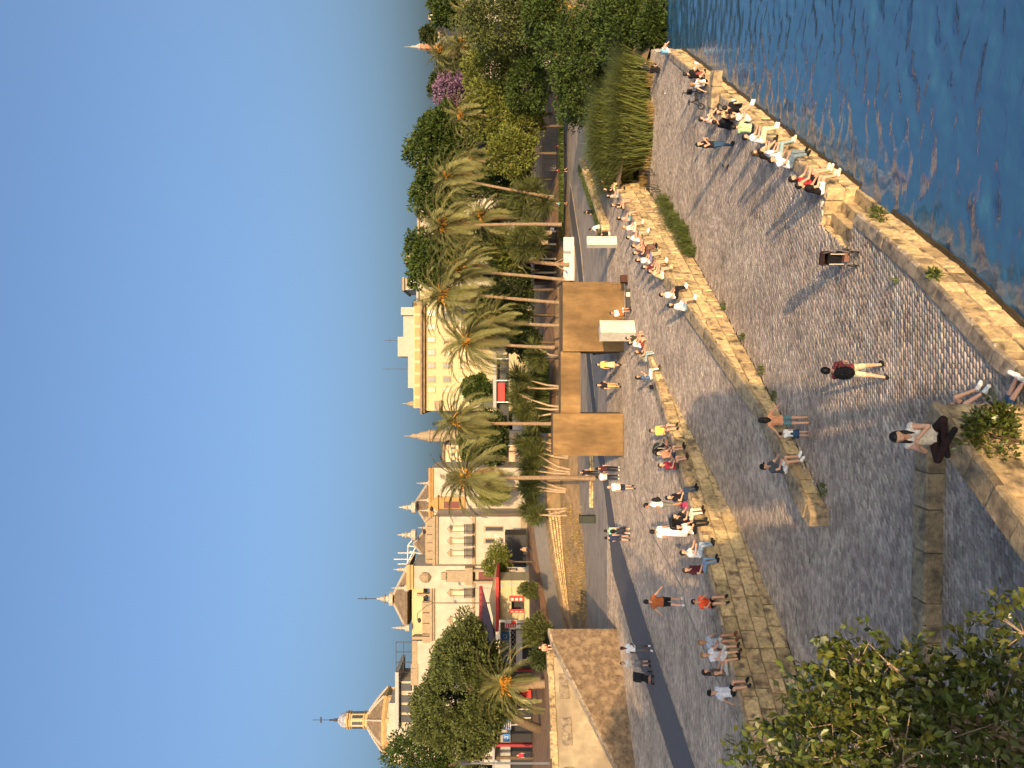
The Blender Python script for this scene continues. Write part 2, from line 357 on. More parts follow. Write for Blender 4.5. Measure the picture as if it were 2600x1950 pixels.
pme = mesh_from('paver', [(-hl - PS / 2, -hw, -.034), (hl - PS / 2, -hw, -.034), (hl + PS / 2, hw, -.034), (-hl + PS / 2, hw, -.034),
                (-hl - PS / 2 + b, -hw + b, 0), (hl - PS / 2 - b, -hw + b, 0), (hl + PS / 2 - b, hw - b, 0), (-hl + PS / 2 + b, hw - b, 0)],
                [(4, 5, 6, 7), (0, 1, 5, 4), (1, 2, 6, 5), (2, 3, 7, 6), (3, 0, 4, 7)], M_paver)
for i in idx:
    link('paver', pme, Q, loc=(X[i], Y[i], random.gauss(0, .004)), rot=(random.gauss(0, .012), random.gauss(0, .012), random.gauss(0, .02)), scale=(random.uniform(.94, 1.02), 1, 1))
X, Y, Z = paver_grid(ramp_poly, ramp_z); paver_stuff('pavers', X, Y, Z, RP, ramp_z)
strip_l = [(-18.8, 37.7), (-16.9, 50.4), (-14.7, 60.5), (-9.5, 65.4), (-6.4, 71.1), (3, 82), (14, 93), (24, 106)]
strip_r = [(-16.5, 33.1), (-14.4, 43.6), (-12.6, 51.9), (-10.9, 58.5), (-5.9, 66.2), (-1.2, 73.5), (4.0, 78.5), (16, 89), (27, 104)]
strip_poly = [(-24, 20)] + strip_l + strip_r[::-1] + [(-21, 20)]
X, Y, Z = paver_grid(prom_poly, flatP, dmax=64, skip=lambda x, y: inpoly(x, y, strip_poly)); paver_stuff('pavers', X, Y, Z, PR, flatP)
sheet('cycle_path', strip_poly, ZP + .006, M_asph)['label'] = 'dark asphalt strip along the promenade'
ks = MB()
for ln in (strip_l, strip_r):
    for a, c in zip(ln[:-1], ln[1:]):
        dx, dy = c[0] - a[0], c[1] - a[1]; L = math.hypot(dx, dy); ks.box(((a[0] + c[0]) / 2, (a[1] + c[1]) / 2, ZP - .01), (L, .10, .06), math.atan2(dy, dx))
dr_ = MB(); dl = [P(x, y, ZP) for x, y in ((1590, 1204), (1633, 1313), (1685, 1410), (1736, 1500), (1742, 1543), (1820, 1721), (1892, 1872), (1960, 2050))]
for a, c in zip(dl[:-1], dl[1:]): dr_.box(((a.x + c.x) / 2, (a.y + c.y) / 2, ZP + .004), ((c - a).length, .07, .03), math.atan2(c.y - a.y, c.x - a.x))
tag(dr_.build('drain_channel', mat('drain_stone', (.25, .22, .185), .9, .3, 5, bump=.4)), 'thin drain line running across the promenade paving', kind='structure')
tag(ks.build('kerb', M_cope), 'narrow stone edging of the asphalt strip', kind='structure')

# ---- stone block walls, block by block
def block_mesh(a, b, z0a, z1a, z0b, z1b, th, out, j=.012, bev=.03):
    a = Vector(a); b = Vector(b); o = Vector(out); r = lambda: random.gauss(0, j)
    def fr(p, z, k): return (p.x + o.x * k, p.y + o.y * k, z)
    g = .012; t = (b - a).normalized(); a = a + t * g; b = b - t * g
    k = r() * 1.6
    back = [fr(a, z0a + g, -th), fr(b, z0b + g, -th), fr(b, z1b - g, -th), fr(a, z1a - g, -th)]
    mid = [fr(a, z0a + g, k - bev), fr(b, z0b + g, k - bev), fr(b, z1b - g, k - bev), fr(a, z1a - g, k - bev)]
    a2 = a + t * bev; b2 = b - t * bev
    fro = [fr(a2, z0a + bev + r(), k + r()), fr(b2, z0b + bev + r(), k + r()), fr(b2, z1b - bev + r(), k + r()), fr(a2, z1a - bev + r(), k + r())]
    Fc = [(8, 9, 10, 11)]
    for i in range(4):
        q = (i + 1) % 4; Fc += [(i, q, 4 + q, 4 + i), (4 + i, 4 + q, 8 + q, 8 + i)]
    return back + mid + fro, Fc
def block_wall(root, pts, z0, ztop, ch, blen, th, m, zvis=None, zb=None):
    for s, (a, c) in enumerate(zip(pts[:-1], pts[1:])):
        a = Vector(a); c = Vector(c); L = (c - a).length; t = (c - a) / L; out = Vector((t.y, -t.x))
        nc = int(math.ceil((ztop(a) - z0) / ch)) if callable(ztop) else int(round((ztop - z0) / ch))
        nc = max(nc, int(math.ceil(((ztop(c) if callable(ztop) else ztop) - z0) / ch)))
        for k in range(nc):
            u = 0.0; first = True
            while u < L - .02:
                l = blen * random.uniform(.7, 1.3) * (.55 if first and k % 2 else 1); first = False
                if L - (u + l) < blen * .45: l = L - u
                p, q = a + t * u, a + t * (u + l); u += l
                za, zc_ = (ztop(p), ztop(q)) if callable(ztop) else (ztop, ztop)
                l0 = z0 + k * ch; l1a, l1c = min(l0 + ch, za), min(l0 + ch, zc_)
                if max(l1a, l1c) - l0 < .06: continue
                l1a, l1c = max(l1a, l0 + .04), max(l1c, l0 + .04)
                if zvis and max(l1a, l1c) < min(zvis(p.x, p.y), zvis(q.x, q.y)) - .05: continue
                V, Fc = block_mesh(p, q, l0, l1a, l0, l1c, th, out)
                link('stone_block', mesh_from('stone_block', V, Fc, m), root)
def coping(root, pts, z, wid, th, blen, m, over=.05, zf=None, name='coping_stone'):
    for a, c in zip(pts[:-1], pts[1:]):
        a = Vector(a); c = Vector(c); L = (c - a).length; t = (c - a) / L; out = Vector((t.y, -t.x)); u = 0.0
        while u < L - .02:
            l = blen * random.uniform(.75, 1.25)
            if L - (u + l) < blen * .45: l = L - u
            p, q = a + t * (u + .006), a + t * (u + l - .006); u += l; e = random.uniform(-.02, .02); dz = random.uniform(-.008, .012)
            zp, zq = (zf(p), zf(q)) if zf else (z, z)
            o1, o2 = out * (over + e), out * (-wid); b = .03
            V = [(*(p + o1), zp - th), (*(q + o1), zq - th), (*(q + o2), zq - th), (*(p + o2), zp - th),
                 (*(p + o1 * 1.0 - out * .0), zp - b + dz), (*(q + o1), zq - b + dz), (*(q + o2), zq + dz), (*(p + o2), zp + dz),
                 (*(p + o1 - out * .045), zp + dz), (*(q + o1 - out * .045), zq + dz)]
            Fc = [(3, 2, 1, 0), (0, 1, 5, 4), (4, 5, 9, 8), (8, 9, 6, 7), (2, 3, 7, 6), (1, 2, 6, 9, 5), (3, 0, 4, 8, 7)]
            link(name, mesh_from(name, V, Fc, m), root)
def core(root, pts, z0, z1, inset, m=M_core):
    mb = MB()
    for a, c in zip(pts[:-1], pts[1:]):
        a = Vector(a); c = Vector(c); t = (c - a).normalized(); out = Vector((t.y, -t.x)); a = a - out * inset; c = c - out * inset
        za = z1(a) if callable(z1) else z1; zc_ = z1(c) if callable(z1) else z1
        mb.add([(a.x, a.y, z0), (c.x, c.y, z0), (c.x, c.y, zc_), (a.x, a.y, za)], [(0, 1, 2, 3)])
    return mb.build('wall_core', m, root)

# river wall, far and near of the landing notch
rw = thing('river_wall', 'golden limestone quay wall along the water, nearest stretch beside the landing notch', 'wall', (*RB, 0), group='quay walls')
near = [(-4.0, 7.9), (-1.6, 12.2), (Rx(16.2) - .35, 16.2), (Rx(19.3), 19.3), RB]
block_wall(rw, near, -1.2, -.02, .59, .62, .5, M_stone); coping(rw, near, .035, .32, .1, .5, M_cope); core(rw, near, -3, -.06, .06)
rw2 = thing('river_wall', 'golden limestone quay wall along the water, far stretch reaching to the reeds', 'wall', (*RA, 0), group='quay walls')
far = [RA, (Rx(30), 30), (Rx(38), 38), (Rx(51), 51)]
block_wall(rw2, far, -1.2, -.02, .59, .75, .5, M_stone); coping(rw2, far, .035, .32, .1, .6, M_cope); core(rw2, far, -3, -.06, .06)
endw = [(5.25, 25.5), RA]; block_wall(rw2, endw, -1.2, -.02, .59, .6, .4, M_stone)
ntw = [(4.0, 23.4), (5.3, 25.5)]; block_wall(rw2, ntw, -1.2, -.02, .59, .6, .4, M_stone)
endf = [(Rx(51), 51), (24.5, 56.5), (22, 62)]; block_wall(rw2, endf, -1.2, -.02, .59, .8, .4, M_stone); core(rw2, endf, -3, -.06, .06)
nt_ = MB(); nt_.prism([(4.0, 23.4), (5.0, 22.8), (6.3, 24.9), (5.3, 25.5)], -2, -.95); nt_.prism([(4.0, 23.4), (4.35, 23.2), (5.65, 25.3), (5.3, 25.5)], -.95, -.32)
nt_.prism([(4.35, 23.2), (4.65, 23.0), (5.95, 25.1), (5.65, 25.3)], -.95, -.62)
tag(nt_.build('landing_steps', M_stone), 'short worn stone steps in the notch of the quay wall', 'steps')
# the foot of the river wall: dark footing at the waterline
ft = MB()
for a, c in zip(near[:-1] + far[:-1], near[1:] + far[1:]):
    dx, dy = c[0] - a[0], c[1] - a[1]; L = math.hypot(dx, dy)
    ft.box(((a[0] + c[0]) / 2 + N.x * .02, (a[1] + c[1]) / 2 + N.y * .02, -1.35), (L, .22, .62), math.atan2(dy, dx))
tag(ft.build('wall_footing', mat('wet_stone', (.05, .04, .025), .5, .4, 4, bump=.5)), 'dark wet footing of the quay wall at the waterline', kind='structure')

# wall between promenade / ramp and quay (band 2) and between promenade and ramp (band 1)
def z2(p):
    return float(max(.62, ramp_z(p[0], p[1]) + .06)) if p[1] < 43.0 else ZP + .0
w2 = thing('retaining_wall', 'stone retaining wall rising from the quay with a low rounded end near the camera', 'wall', (3.2, 36.5, 0))
block_wall(w2, B2[:7], 0, lambda p: z2(p) - .1, .55, .68, .45, M_stone); core(w2, B2[:7], -.2, lambda p: z2(p) - .12, .1)
coping(w2, B2[:4], 0, .6, .13, .8, M_rough, zf=lambda p: z2(p) + .03); coping(w2, B2[3:8], 0, .55, .11, .9, M_cope, zf=lambda p: z2(p) + .03)
e = MB(); e.prism([(-3.9, 25.0), (-4.25, 24.75), (-4.6, 24.85), (-4.55, 25.2), (-4.3, 25.4)], -.05, .6); e.build('wall_end', M_rough, w2)
ib = [(6.98 - .5, 43.3), (3.2 - .5, 36.8), (-1 - .5, 29.7), (-3.9 - .5, 25.3)]; block_wall(w2, ib, 0, lambda p: z2((p[0] + .5, p[1] - .3)) - .1, .55, .8, .08, M_rough)
w1 = thing('retaining_wall', 'tall stained stone wall with people seated along its top above the ramp', 'wall', (-4.2, 35.6, 0))
gz = lambda x, y: float(ramp_z(x, y)) if y > 28.5 else 0.
block_wall(w1, B1, 0, ZP - .1, .55, .75, .5, M_stone, zvis=gz); core(w1, B1, -.2, ZP - .12, .1)
coping(w1, B1 + [(2.95, 46.9)], ZP + .035, .6, .12, 1.0, M_cope)
endb = [(2.85, 46.7), (2.3, 47.2)]; block_wall(w1, endb, 1.5, ZP - .1, .7, .6, .4, M_stone)

# parapet near the camera with the seated woman
pw = thing('parapet_wall', 'thick worn stone parapet with a shrub growing from its sunlit face', 'wall', (-.34, 13.4, 0))
pp = [(-5.4, 6.1), (-1.96, 11.05), (-.34, 13.4)]
block_wall(pw, pp, -1.2, 2.82, .67, .75, .42, M_stone); core(pw, pp, -3, 2.75, .08)
end_p = [(-.34, 13.4), (-.72, 13.65)]; block_wall(pw, end_p, -1.2, 2.82, .67, .5, .3, M_stone)
coping(pw, pp, 2.9, .43, .12, .8, M_rough, over=.04)
back = [(-.72, 13.66), (-2.35, 11.32), (-5.8, 6.4)]; block_wall(pw, back, -.2, 2.82, .75, .8, .2, M_rough)

# low stone benches that cross the quay
def bench(label, p0, p1, wid, hgt, blen, loc):
    t = thing('stone_bench', label, 'bench', (*loc, 0)); a = Vector(p0); c = Vector(p1); L = (c - a).length; d = (c - a) / L; nn = Vector((-d.y, d.x)); u = 0
    while u < L - .05:
        l = min(blen * random.uniform(.8, 1.3), L - u)
        if L - u - l < .3: l = L - u
        mb = MB(); p = a + d * (u + .01); q = a + d * (u + l - .01); u += l; j = lambda: random.uniform(-.02, .02); b = .04
        mb.add([(*(p), -.02), (*(q), -.02), (*(q + nn * wid), -.02), (*(p + nn * wid), -.02), (*(p), hgt - b + j()), (*(q), hgt - b + j()), (*(q + nn * wid), hgt - b + j()), (*(p + nn * wid), hgt - b + j()),
                (*(p + (d + nn) * b), hgt + j()), (*(q + (nn - d) * b), hgt + j()), (*(q + nn * (wid - b) - d * b), hgt + j()), (*(p + nn * (wid - b) + d * b), hgt + j())],
               [(0, 1, 5, 4), (1, 2, 6, 5), (2, 3, 7, 6), (3, 0, 4, 7), (4, 5, 9, 8), (5, 6, 10, 9), (6, 7, 11, 10), (7, 4, 8, 11), (8, 9, 10, 11)])
        mb.build('stone_block', M_rough, t)
bench('long low bench of mossy stone blocks crossing the shaded quay', (-7.4, 18.35), (-1.3, 18.1), .62, .42, 1.05, (-4, 18.2))
bench('short low bench of stone blocks by the far river edge', (13.6, 38.0), (15.2, 37.3), .7, .4, .9, (14.3, 37.6))

# low planter wall on the promenade
pl = thing('planter_wall', 'low golden stone planter wall with grass inside on the promenade', 'wall', (12.6, 62.7, ZP))
pts = [(12.4, 62.0), (12.9, 62.3), (18.0, 71.5), (24.5, 83.5)]
block_wall(pl, pts, ZP, ZP + .62, .31, .9, .3, M_stone); core(pl, pts, ZP, ZP + .58, .08)
pb = [(23.3, 84.2), (16.8, 72.2), (12.0, 62.9), (12.4, 62.0)]; block_wall(pl, pb, ZP, ZP + .62, .31, .9, .3, M_stone)
coping(pl, pts, ZP + .66, .35, .08, .9, M_stone); s_ = MB(); s_.prism([(12.5, 62.4), (24, 83.6), (23.6, 84), (12.2, 62.8)], ZP, ZP + .6); s_.build('planter_soil', M_earth, pl)

kb = thing('low_wall', 'low sunlit stone kerb wall by the foot of the tall palm', 'wall', P(1506, 1200, ZP)); kp = [tuple(P(1507, y, ZP).xy) for y in (1290, 1200, 1110)]
block_wall(kb, kp, ZP, ZP + .4, .2, .9, .4, M_stone); coping(kb, kp, ZP + .44, .45, .06, .9, M_cope)
# ---- slope and upper terraces behind the promenade
def strip_grid(name, cols, m, label, mats=None):
    V = []; Fc = []; k = len(cols[0]); mi = []
    for c in cols: V += [tuple(v) for v in c]
    for i in range(len(cols) - 1):
        for j in range(k - 1): Fc.append((i * k + j, (i + 1) * k + j, (i + 1) * k + j + 1, i * k + j + 1)); mi.append(j if mats else 0)
    o = link(name, mesh_from(name, V, Fc, mats or m, mi)); return tag(o, label, kind='structure')
cols = []
for y, e0, b0, t0, p0, p1, g in ((1660, 1498, 1470, 1468, 1440, 1410, 1398), (1560, 1492, 1446, 1434, 1424, 1392, 1376), (1420, 1486, 1432, 1408, 1396, 1366, 1354),
                                  (1310, 1474, 1424, 1390, 1384, 1352, 1346), (1200, 1469, 1420, 1388, 1382, 1350, 1344), (1100, 1466, 1420, 1392, 1386, 1352, 1344)):
    dd = [(ZC - ZP + .035) * F / (e0 - 1300)]; cols.append([P(e0, y, ZP - .03), D(b0, y, dd[0] + 5), D(t0, y, dd[0] + 5.4), D(p0, y, dd[0] + 6.5), D(p1, y, dd[0] + 12), D(g, y, dd[0] + 15), D(1336, y, 122), D(1330, y, 170)])
strip_grid('embankment', cols, None, 'dry grassy slope with a rising grey path above the promenade', [M_earth, M_earth, M_earth, M_path, M_redearth, M_redearth, M_path])
cols = []
for y, e0, g in ((1110, 1466, 1405), (1000, 1462, 1412), (850, 1456, 1408), (700, 1450, 1416), (560, 1446, 1425), (420, 1437, 1420), (250, 1434, 1420), (60, 1428, 1410), (-150, 1420, 1404)):
    d0 = (ZC - ZP + .035) * F / (e0 - 1300); cols.append([P(e0, y, ZP - .03), D((e0 + g) / 2, y, d0 + 3), D(g, y, d0 + 6), D(1370, y, d0 + 22), D(1340, y, 190), D(1325, y, 300)])
strip_grid('planting_bed', cols, None, 'planting bed of bare earth under the palms', [M_earth, M_earth, M_redearth, M_earth, M_path])
sheet('ground', [(-1500, 165), (60, 165), (330, 700), (1500, 3000), (1500, 5000), (-1500, 5000)], 7.2, M_path)
# masonry facing of the rubble wall on the slope, stone by stone
rub = thing('rubble_wall', 'pale rubble stone wall along the slope below the grey path', 'wall', P(1420, 1380, 4.4), group=None)
M_rub = mat('rubble_stone', (.52, .38, .20), .9, .2, 3, bump=.5, rnd=.25)
def lerp(a, b, t): return a + (b - a) * t
for i in range(46):
    y = 1300 + i * 5.2
    ys_ = (1310, 1420, 1560); t0 = float(np.interp(y, ys_, (1390, 1408, 1434))); b0 = float(np.interp(y, ys_, (1424, 1432, 1446))); dd = float(np.interp(y, ys_, (94.06, 88.3, 85.7)))
    n = 4
    for k in range(n):
        xa = lerp(t0 + 2, b0, k / n); xb = lerp(t0 + 2, b0, (k + 1) / n); c = D((xa + xb) / 2, y + (2.6 if k % 2 else 0) + random.uniform(-.6, .6), dd - .3)
        mb = MB(); mb.ell((0, 0, 0), (.15 * random.uniform(.8, 1.05), .16, .5 * (xb - xa) / F * dd * random.uniform(.85, 1.0)), 7, 4); o = mb.build('stone', M_rub, rub, loc=c - wloc(rub), smooth=False)
# stair wall at the left: triangular masonry flank, sloping coping, upper wall
fl = thing('stair_wall', 'big brown masonry flank of the stairs with a sloping stone coping', 'wall', (-18.4, 57.8, ZP))
A = Vector((-18.4, 57.8)); Bq = Vector((-31.0, 40.6)); t = (Bq - A).normalized(); out = Vector((-t.y, t.x)) if (-t.y * .85 + t.x * -.5) > 0 else Vector((t.y, -t.x))
M_mason = mat('brown_masonry', (.19, .13, .08), .95, .5, 5, bump=1., bscale=13, col2=(.31, .225, .135), mix_lo=.48, mix_hi=.62)
def slope_top(u): return 7.35 if u < .6 else max(ZP + .2, 7.35 - (u - .6) * .40)
us = [0, .6, 3, 6, 9, 12, 13.2]; V = []
for u in us:
    p = A + t * u; V += [(p.x, p.y, ZP - .05), (p.x, p.y, slope_top(u)), (p.x - out.x * .5, p.y - out.y * .5, slope_top(u)), (p.x - out.x * .5, p.y - out.y * .5, ZP - .05)]
Fc = [(0, 1, 2, 3)]
for i in range(len(us) - 1):
    for j in range(3): Fc.append((i * 4 + j, i * 4 + 4 + j, i * 4 + 5 + j, i * 4 + 1 + j))
link('flank', mesh_from('flank', V, Fc, M_mason), fl)
for i in range(11):                                    # coping stones up the slope
    u0, u1 = .02 + i * 1.15, (i + 1) * 1.15
    p, q = A + t * u0, A + t * u1; mb = MB(); o1 = out * .08; o2 = out * -.58; h = .16
    za, zb = slope_top(u0), slope_top(u1)
    mb.add([(*(p + o1), za), (*(q + o1), zb), (*(q + o2), zb), (*(p + o2), za), (*(p + o1), za + h), (*(q + o1), zb + h), (*(q + o2), zb + h), (*(p + o2), za + h)],
           [(0, 1, 5, 4), (1, 2, 6, 5), (2, 3, 7, 6), (3, 0, 4, 7), (4, 5, 6, 7)]); mb.build('coping_stone', M_cope, fl)
ret = MB(); p = A - out * .5; q = A - out * 4.0; ret.add([(p.x, p.y, ZP), (q.x, q.y, ZP), (q.x, q.y, 7.3), (p.x, p.y, 7.3)], [(0, 1, 2, 3)]); ret.build('end_face', M_mason, fl)
st = MB()
for i in range(26):
    u = .4 + i * .5; z = slope_top(u) - .95; p = A + t * u - out * .5; q = A + t * u - out * 3.4; r_ = A + t * (u + .5) - out * 3.4; s2 = A + t * (u + .5) - out * .5
    st.prism([p, q, r_, s2], ZP - .1, max(z, ZP))
st.build('steps', M_cope, fl)
up = thing('terrace_wall', 'upper terrace wall with a bright stone coping and recessed panels', 'wall', (-22, 60, 7))
A2 = A - out * 3.6; B3 = A2 + t * 20; m2 = MB(); ap = A2 - t * 0.5
m2.add([(ap.x, ap.y, ZP), (B3.x, B3.y, ZP), (B3.x, B3.y, 7.0), (ap.x, ap.y, 7.0)], [(0, 1, 2, 3)]); m2.build('wall_face', mat('stained_render', (.40, .33, .22), .95, .3, 1.2, bump=.4, col2=(.28, .22, .15)), up)
for i in range(12):
    p, q = A2 + t * (i * 1.65 - .5), A2 + t * (i * 1.65 + 1.13); mb = MB(); mb.prism([p + out * .12, q + out * .12, q - out * .5, p - out * .5], 7.0, 7.0 + (.42 if i % 4 else .5)); mb.build('coping_stone', M_stone, up)
for i in range(4):
    p = A2 + t * (2.5 + i * 3.6) + out * .06; mb = MB(); mb.box((p.x, p.y, 6.3), (2.0, .1, .7), math.atan2(t.y, t.x)); mb.build('panel', M_cope, up)
sheet('upper_terrace', [tuple(A2 - t * .5), tuple(B3), (-70, 50), (-90, 120), (-38, 112), (-26.5, 80)], lambda x, y: 6.99 + max(0, (y - 62)) * .02, M_redearth)
# ================================================================== VEGETATION
def unit(v): return v / (np.linalg.norm(v, axis=-1, keepdims=True) + 1e-9)
def leaves_np(C, Dr, L, W, fold=.25, g=RNG):
    n = len(C); Dr = unit(Dr); rv = unit(g.normal(size=(n, 3))); S = unit(np.cross(Dr, rv)); U = np.cross(S, Dr)
    L = np.broadcast_to(np.asarray(L), (n,))[:, None] * g.uniform(.7, 1.25, (n, 1)); W = np.broadcast_to(np.asarray(W), (n,))[:, None] * g.uniform(.8, 1.2, (n, 1))
    a = C; b = C + Dr * L * .5 + S * W * .5 + U * W * fold; c = C + Dr * L; d = C + Dr * L * .5 - S * W * .5 + U * W * fold
    V = np.stack([a, b, c, d], 1).reshape(-1, 3); Qd = np.arange(4 * n).reshape(-1, 4); return V, Qd
def crown_pts(rx, ry, rz, ncl, per, cr, seed, inner=.45, droop=0., flat=.55):
    g = np.random.default_rng(seed); dirs = unit(g.normal(size=(ncl, 3))); ph = g.uniform(0, 6.28, 6)
    lump = 1 + .16 * np.sin(dirs[:, 0] * 4 + ph[0]) * np.sin(dirs[:, 1] * 4 + ph[1]) + .14 * np.sin(dirs[:, 2] * 5 + ph[2] + dirs[:, 0] * 3)
    rad = g.uniform(inner, 1, ncl) ** .6 * lump
    dirs[:, 2] = np.where(dirs[:, 2] < 0, dirs[:, 2] * flat, dirs[:, 2])
    cc = dirs * rad[:, None] * np.array([rx, ry, rz])
    k = g.uniform(.6, 1.3, ncl)[:, None, None] * cr
    off = g.normal(size=(ncl, per, 3)); off = unit(off) * g.uniform(.3, 1, (ncl, per, 1)) ** .5
    pts = (cc[:, None] + off * k * np.array([1, 1, .8])).reshape(-1, 3)
    dr = (off + .35 * dirs[:, None] + np.array([0, 0, .25 - droop])).reshape(-1, 3) + g.normal(0, .35, (ncl * per, 3))
    return pts, dr, cc, g
def tree(name, label, c, r, m, zb, inner=.45, ncl=120, per=40, cr=.2, leaf=.3, seed=1, group=None, cat='tree', trunk=.25, droop=0., asp=.55, fork=3, bark=None, tx=None):
    """c crown centre (world), r crown radii, zb ground height at the trunk"""
    c = Vector(c); base = Vector((c.x if tx is None else tx, c.y, zb)); t = thing(name, label, cat, base, group=group)
    mr = (r[0] + r[1] + r[2]) / 3
    pts, dr, cc, g = crown_pts(*r, int(ncl * 1.25), int(per * 1.15), cr * mr * 1.3, seed, inner=inner, droop=droop, flat=1. if cat == 'shrub' else .75)
    leaf *= 1.12
    V, Qd = leaves_np(pts, dr, leaf, leaf * asp, g=g)
    link('crown', np_mesh('crown', V + np.array(c), Qd, m), t)
    mb = MB(); fk = base + (c - base) * .55; mb.tube([base - Vector((0, 0, .3)), base.lerp(fk, .5) + Vector((random.uniform(-.1, .1), 0, 0)), fk], [trunk, trunk * .8, trunk * .7], 8)
    rr = random.Random(seed)
    for i in range(fork + 3):
        tgt = c + Vector((rr.uniform(-.6, .6) * r[0], rr.uniform(-.6, .6) * r[1], rr.uniform(-.1, .6) * r[2])); mid = fk.lerp(tgt, .5) + Vector((0, 0, .1 * mr))
        mb.tube([fk - Vector((0, 0, .2)), mid, tgt], [trunk * .5, trunk * .3, trunk * .08], 6)
    mb.build('trunk', bark or M_bark2, t, smooth=True); return t
def ptree(name, label, x, y, d, rx, ry, m, zb=None, **k):       # crown centre and half-sizes from the photograph
    c = D(x, y, d); h = rx / F * d; wd = ry / F * d; return tree(name, label, c, (wd, k.pop('deep', wd * .8), h), m, (c.z - h * 1.5) if zb is None else zb, **k)

# --- palms: every frond its own part
def frond_mesh(seed, curve, m, nl=26, L=3.0, lw=.04, ll=.46):
    g = random.Random(seed); mb = MB(); pts = []; n = 9; p = Vector((0, 0, 0)); a = .0
    for i in range(n): 
        pts.append(p.copy()); a = -curve * (i / n) ** 1.3; p = p + Vector((math.cos(a), 0, math.sin(a))) * (L / (n - 1))
    mb.tube(pts, [.04 * (1 - .85 * i / (n - 1)) for i in range(n)], 4)
    V = []; Fc = []
    for k in range(nl):
        u = .12 + .86 * k / (nl - 1); f = u * (n - 1); i = min(int(f), n - 2); c = pts[i].lerp(pts[i + 1], f - i); tn = (pts[i + 1] - pts[i]).normalized()
        le = ll * (math.sin(math.pi * min(1, .18 + .78 * u)) ** .6) * g.uniform(.85, 1.1); up = Vector((-tn.z, 0, tn.x))
        for s in (-1, 1):
            dr = (tn * .75 + Vector((0, s, 0)) * .75 + up * g.uniform(.05, .35) - Vector((0, 0, .15))).normalized(); sd = tn.cross(dr).cross(dr).normalized()
            q = c + dr * le * .55 ; e = c + dr * le + Vector((0, 0, -.12 * le)); b = len(V)
            V += [c - sd * lw * .4, c + sd * lw * .4, q + sd * lw * .5, e, q - sd * lw * .5]; Fc.append((b, b + 1, b + 2, b + 3, b + 4))
    mb.add(V, Fc); return mesh_from('frond', mb.V, mb.F, m)
FR = [frond_mesh(i, c, L_palm) for i, c in enumerate((.9, 1.3, 1.7, 2.1))]; FRD = [frond_mesh(9 + i, c, L_palmdry, 18) for i, c in enumerate((1.6, 2.3))]
WIND = Vector((-.25, .1, 0))
def palm(label, base, top, r, nf=50, tr=.165, fruit=3, dry=8, name='palm_tree', seed=0, upright=0., group='palms along the promenade'):
    g = random.Random(seed + 100); base = Vector(base); top = Vector(top); t = thing(name, label, 'palm', base, group=group)
    mb = MB(); n = 14; pts = []; rad = []
    for i in range(n):
        u = i / (n - 1); p = base.lerp(top, u) + Vector((math.sin(u * 3.1 + seed) * .12, 0, 0)); pts.append(p - base); rad.append(tr * (1.15 - .25 * u) * (1.25 if i == 0 else 1) * (1.06 if i % 2 else .97) * (1.35 if i == n - 1 else 1))
    mb.tube(pts, rad, 9); mb.build('trunk', M_bark, t, world=False)
    L = r / 2.75
    for k in range(nf):
        u = (k + .5) / nf; el = R(82 - 128 * u ** .85) + upright * .3; az = k * 2.39996 + g.uniform(-.2, .2)
        me = FR[min(3, int((1 - abs(u - .35)) * 2 + g.uniform(0, 2)))]
        s = L * g.uniform(.85, 1.1) * (.8 if u < .12 else 1)
        link('frond', me, t, world=False, loc=top - base + Vector((0, 0, .1)), rot=(g.uniform(-.3, .3), -el, az), scale=(s, s, s))
    for k in range(dry):
        az = g.uniform(0, 6.28); link('dry_frond', FRD[k % 2], t, world=False, loc=top - base - Vector((0, 0, .15)), rot=(0, R(g.uniform(45, 75)), az), scale=L * g.uniform(.5, .75))
    for k in range(fruit):
        mb = MB(); az = g.uniform(3.6, 5.8); dv = Vector((math.cos(az), math.sin(az), 0))
        for q in range(9):
            e = dv * (.45 + g.uniform(0, .3)) * L + Vector((g.uniform(-.25, .25), g.uniform(-.2, .2), g.uniform(-.35, .3))) * L
            mb.tube([Vector((0, 0, 0)), e * .6 + Vector((0, 0, .2 * L)), e], [.03, .035, .05], 4)
        mb.build('fruit_stalk', M_fruit, t, world=False, loc=top - base + Vector((0, 0, .1)))
    return t
def pp_(label, bx, by, cx, cy, r, d, **k): return palm(label, D(bx, by, d), D(cx, cy, d + k.pop('dz', .5)), r / F * d, **k)
K = 1.1754
pp_('tall palm whose trunk rises from the promenade kerb left of the concrete monument', 1512, 1218, 1187, 1212, 128, 73, tr=.2, dry=14, seed=1)
pp_('palm rising right behind the narrow pier of the concrete monument', 1412, 1079, 1164, 1070, 108, 80, tr=.175, dry=10, seed=2)
pp_('leftmost palm of the clump above the broad block of the monument', 1408, 883, 1190, 866, 112, 82, fruit=4, seed=3, dry=5)
pp_('shorter palm with a low crown second in the clump above the monument', 1425, 824, 1250, 818, 88, 83, seed=4, dry=5)
pp_('tallest palm in the clump above the monument with orange date stalks', 1425, 766, 1132, 748, 118, 84, fruit=4, seed=5, dry=6)
pp_('palm at the right edge of the monument with its crown half behind another', 1434, 710, 1172, 690, 104, 86, seed=6, dry=4)
pp_('palm standing alone on grass with a bushy crown right of the white slab', 1426, 572, 1130, 572, 108, 88, tr=.175, seed=7, dry=10)
pp_('dim palm crown behind the lone palm', 1390, 556, 1225, 552, 86, 100, seed=8, dry=12)
pp_('leaning palm with ragged crown before the big fig trees', 1390, 500, 1142, 448, 90, 96, seed=9, dry=4)
pp_('small palm crown over the terrace railings', 1300, 420, 1195, 405, 68, 104, seed=10, nf=34, dry=2)
pp_('palm with drooping pale fronds before the purple tree', 1330, 300, 1172, 290, 74, 106, seed=11, fruit=5, nf=36, dry=2)
pp_('twin palm with orange date stalks left below the brick tower', 1330, 130, 1180, 112, 82, 112, seed=12, fruit=5, dry=2)
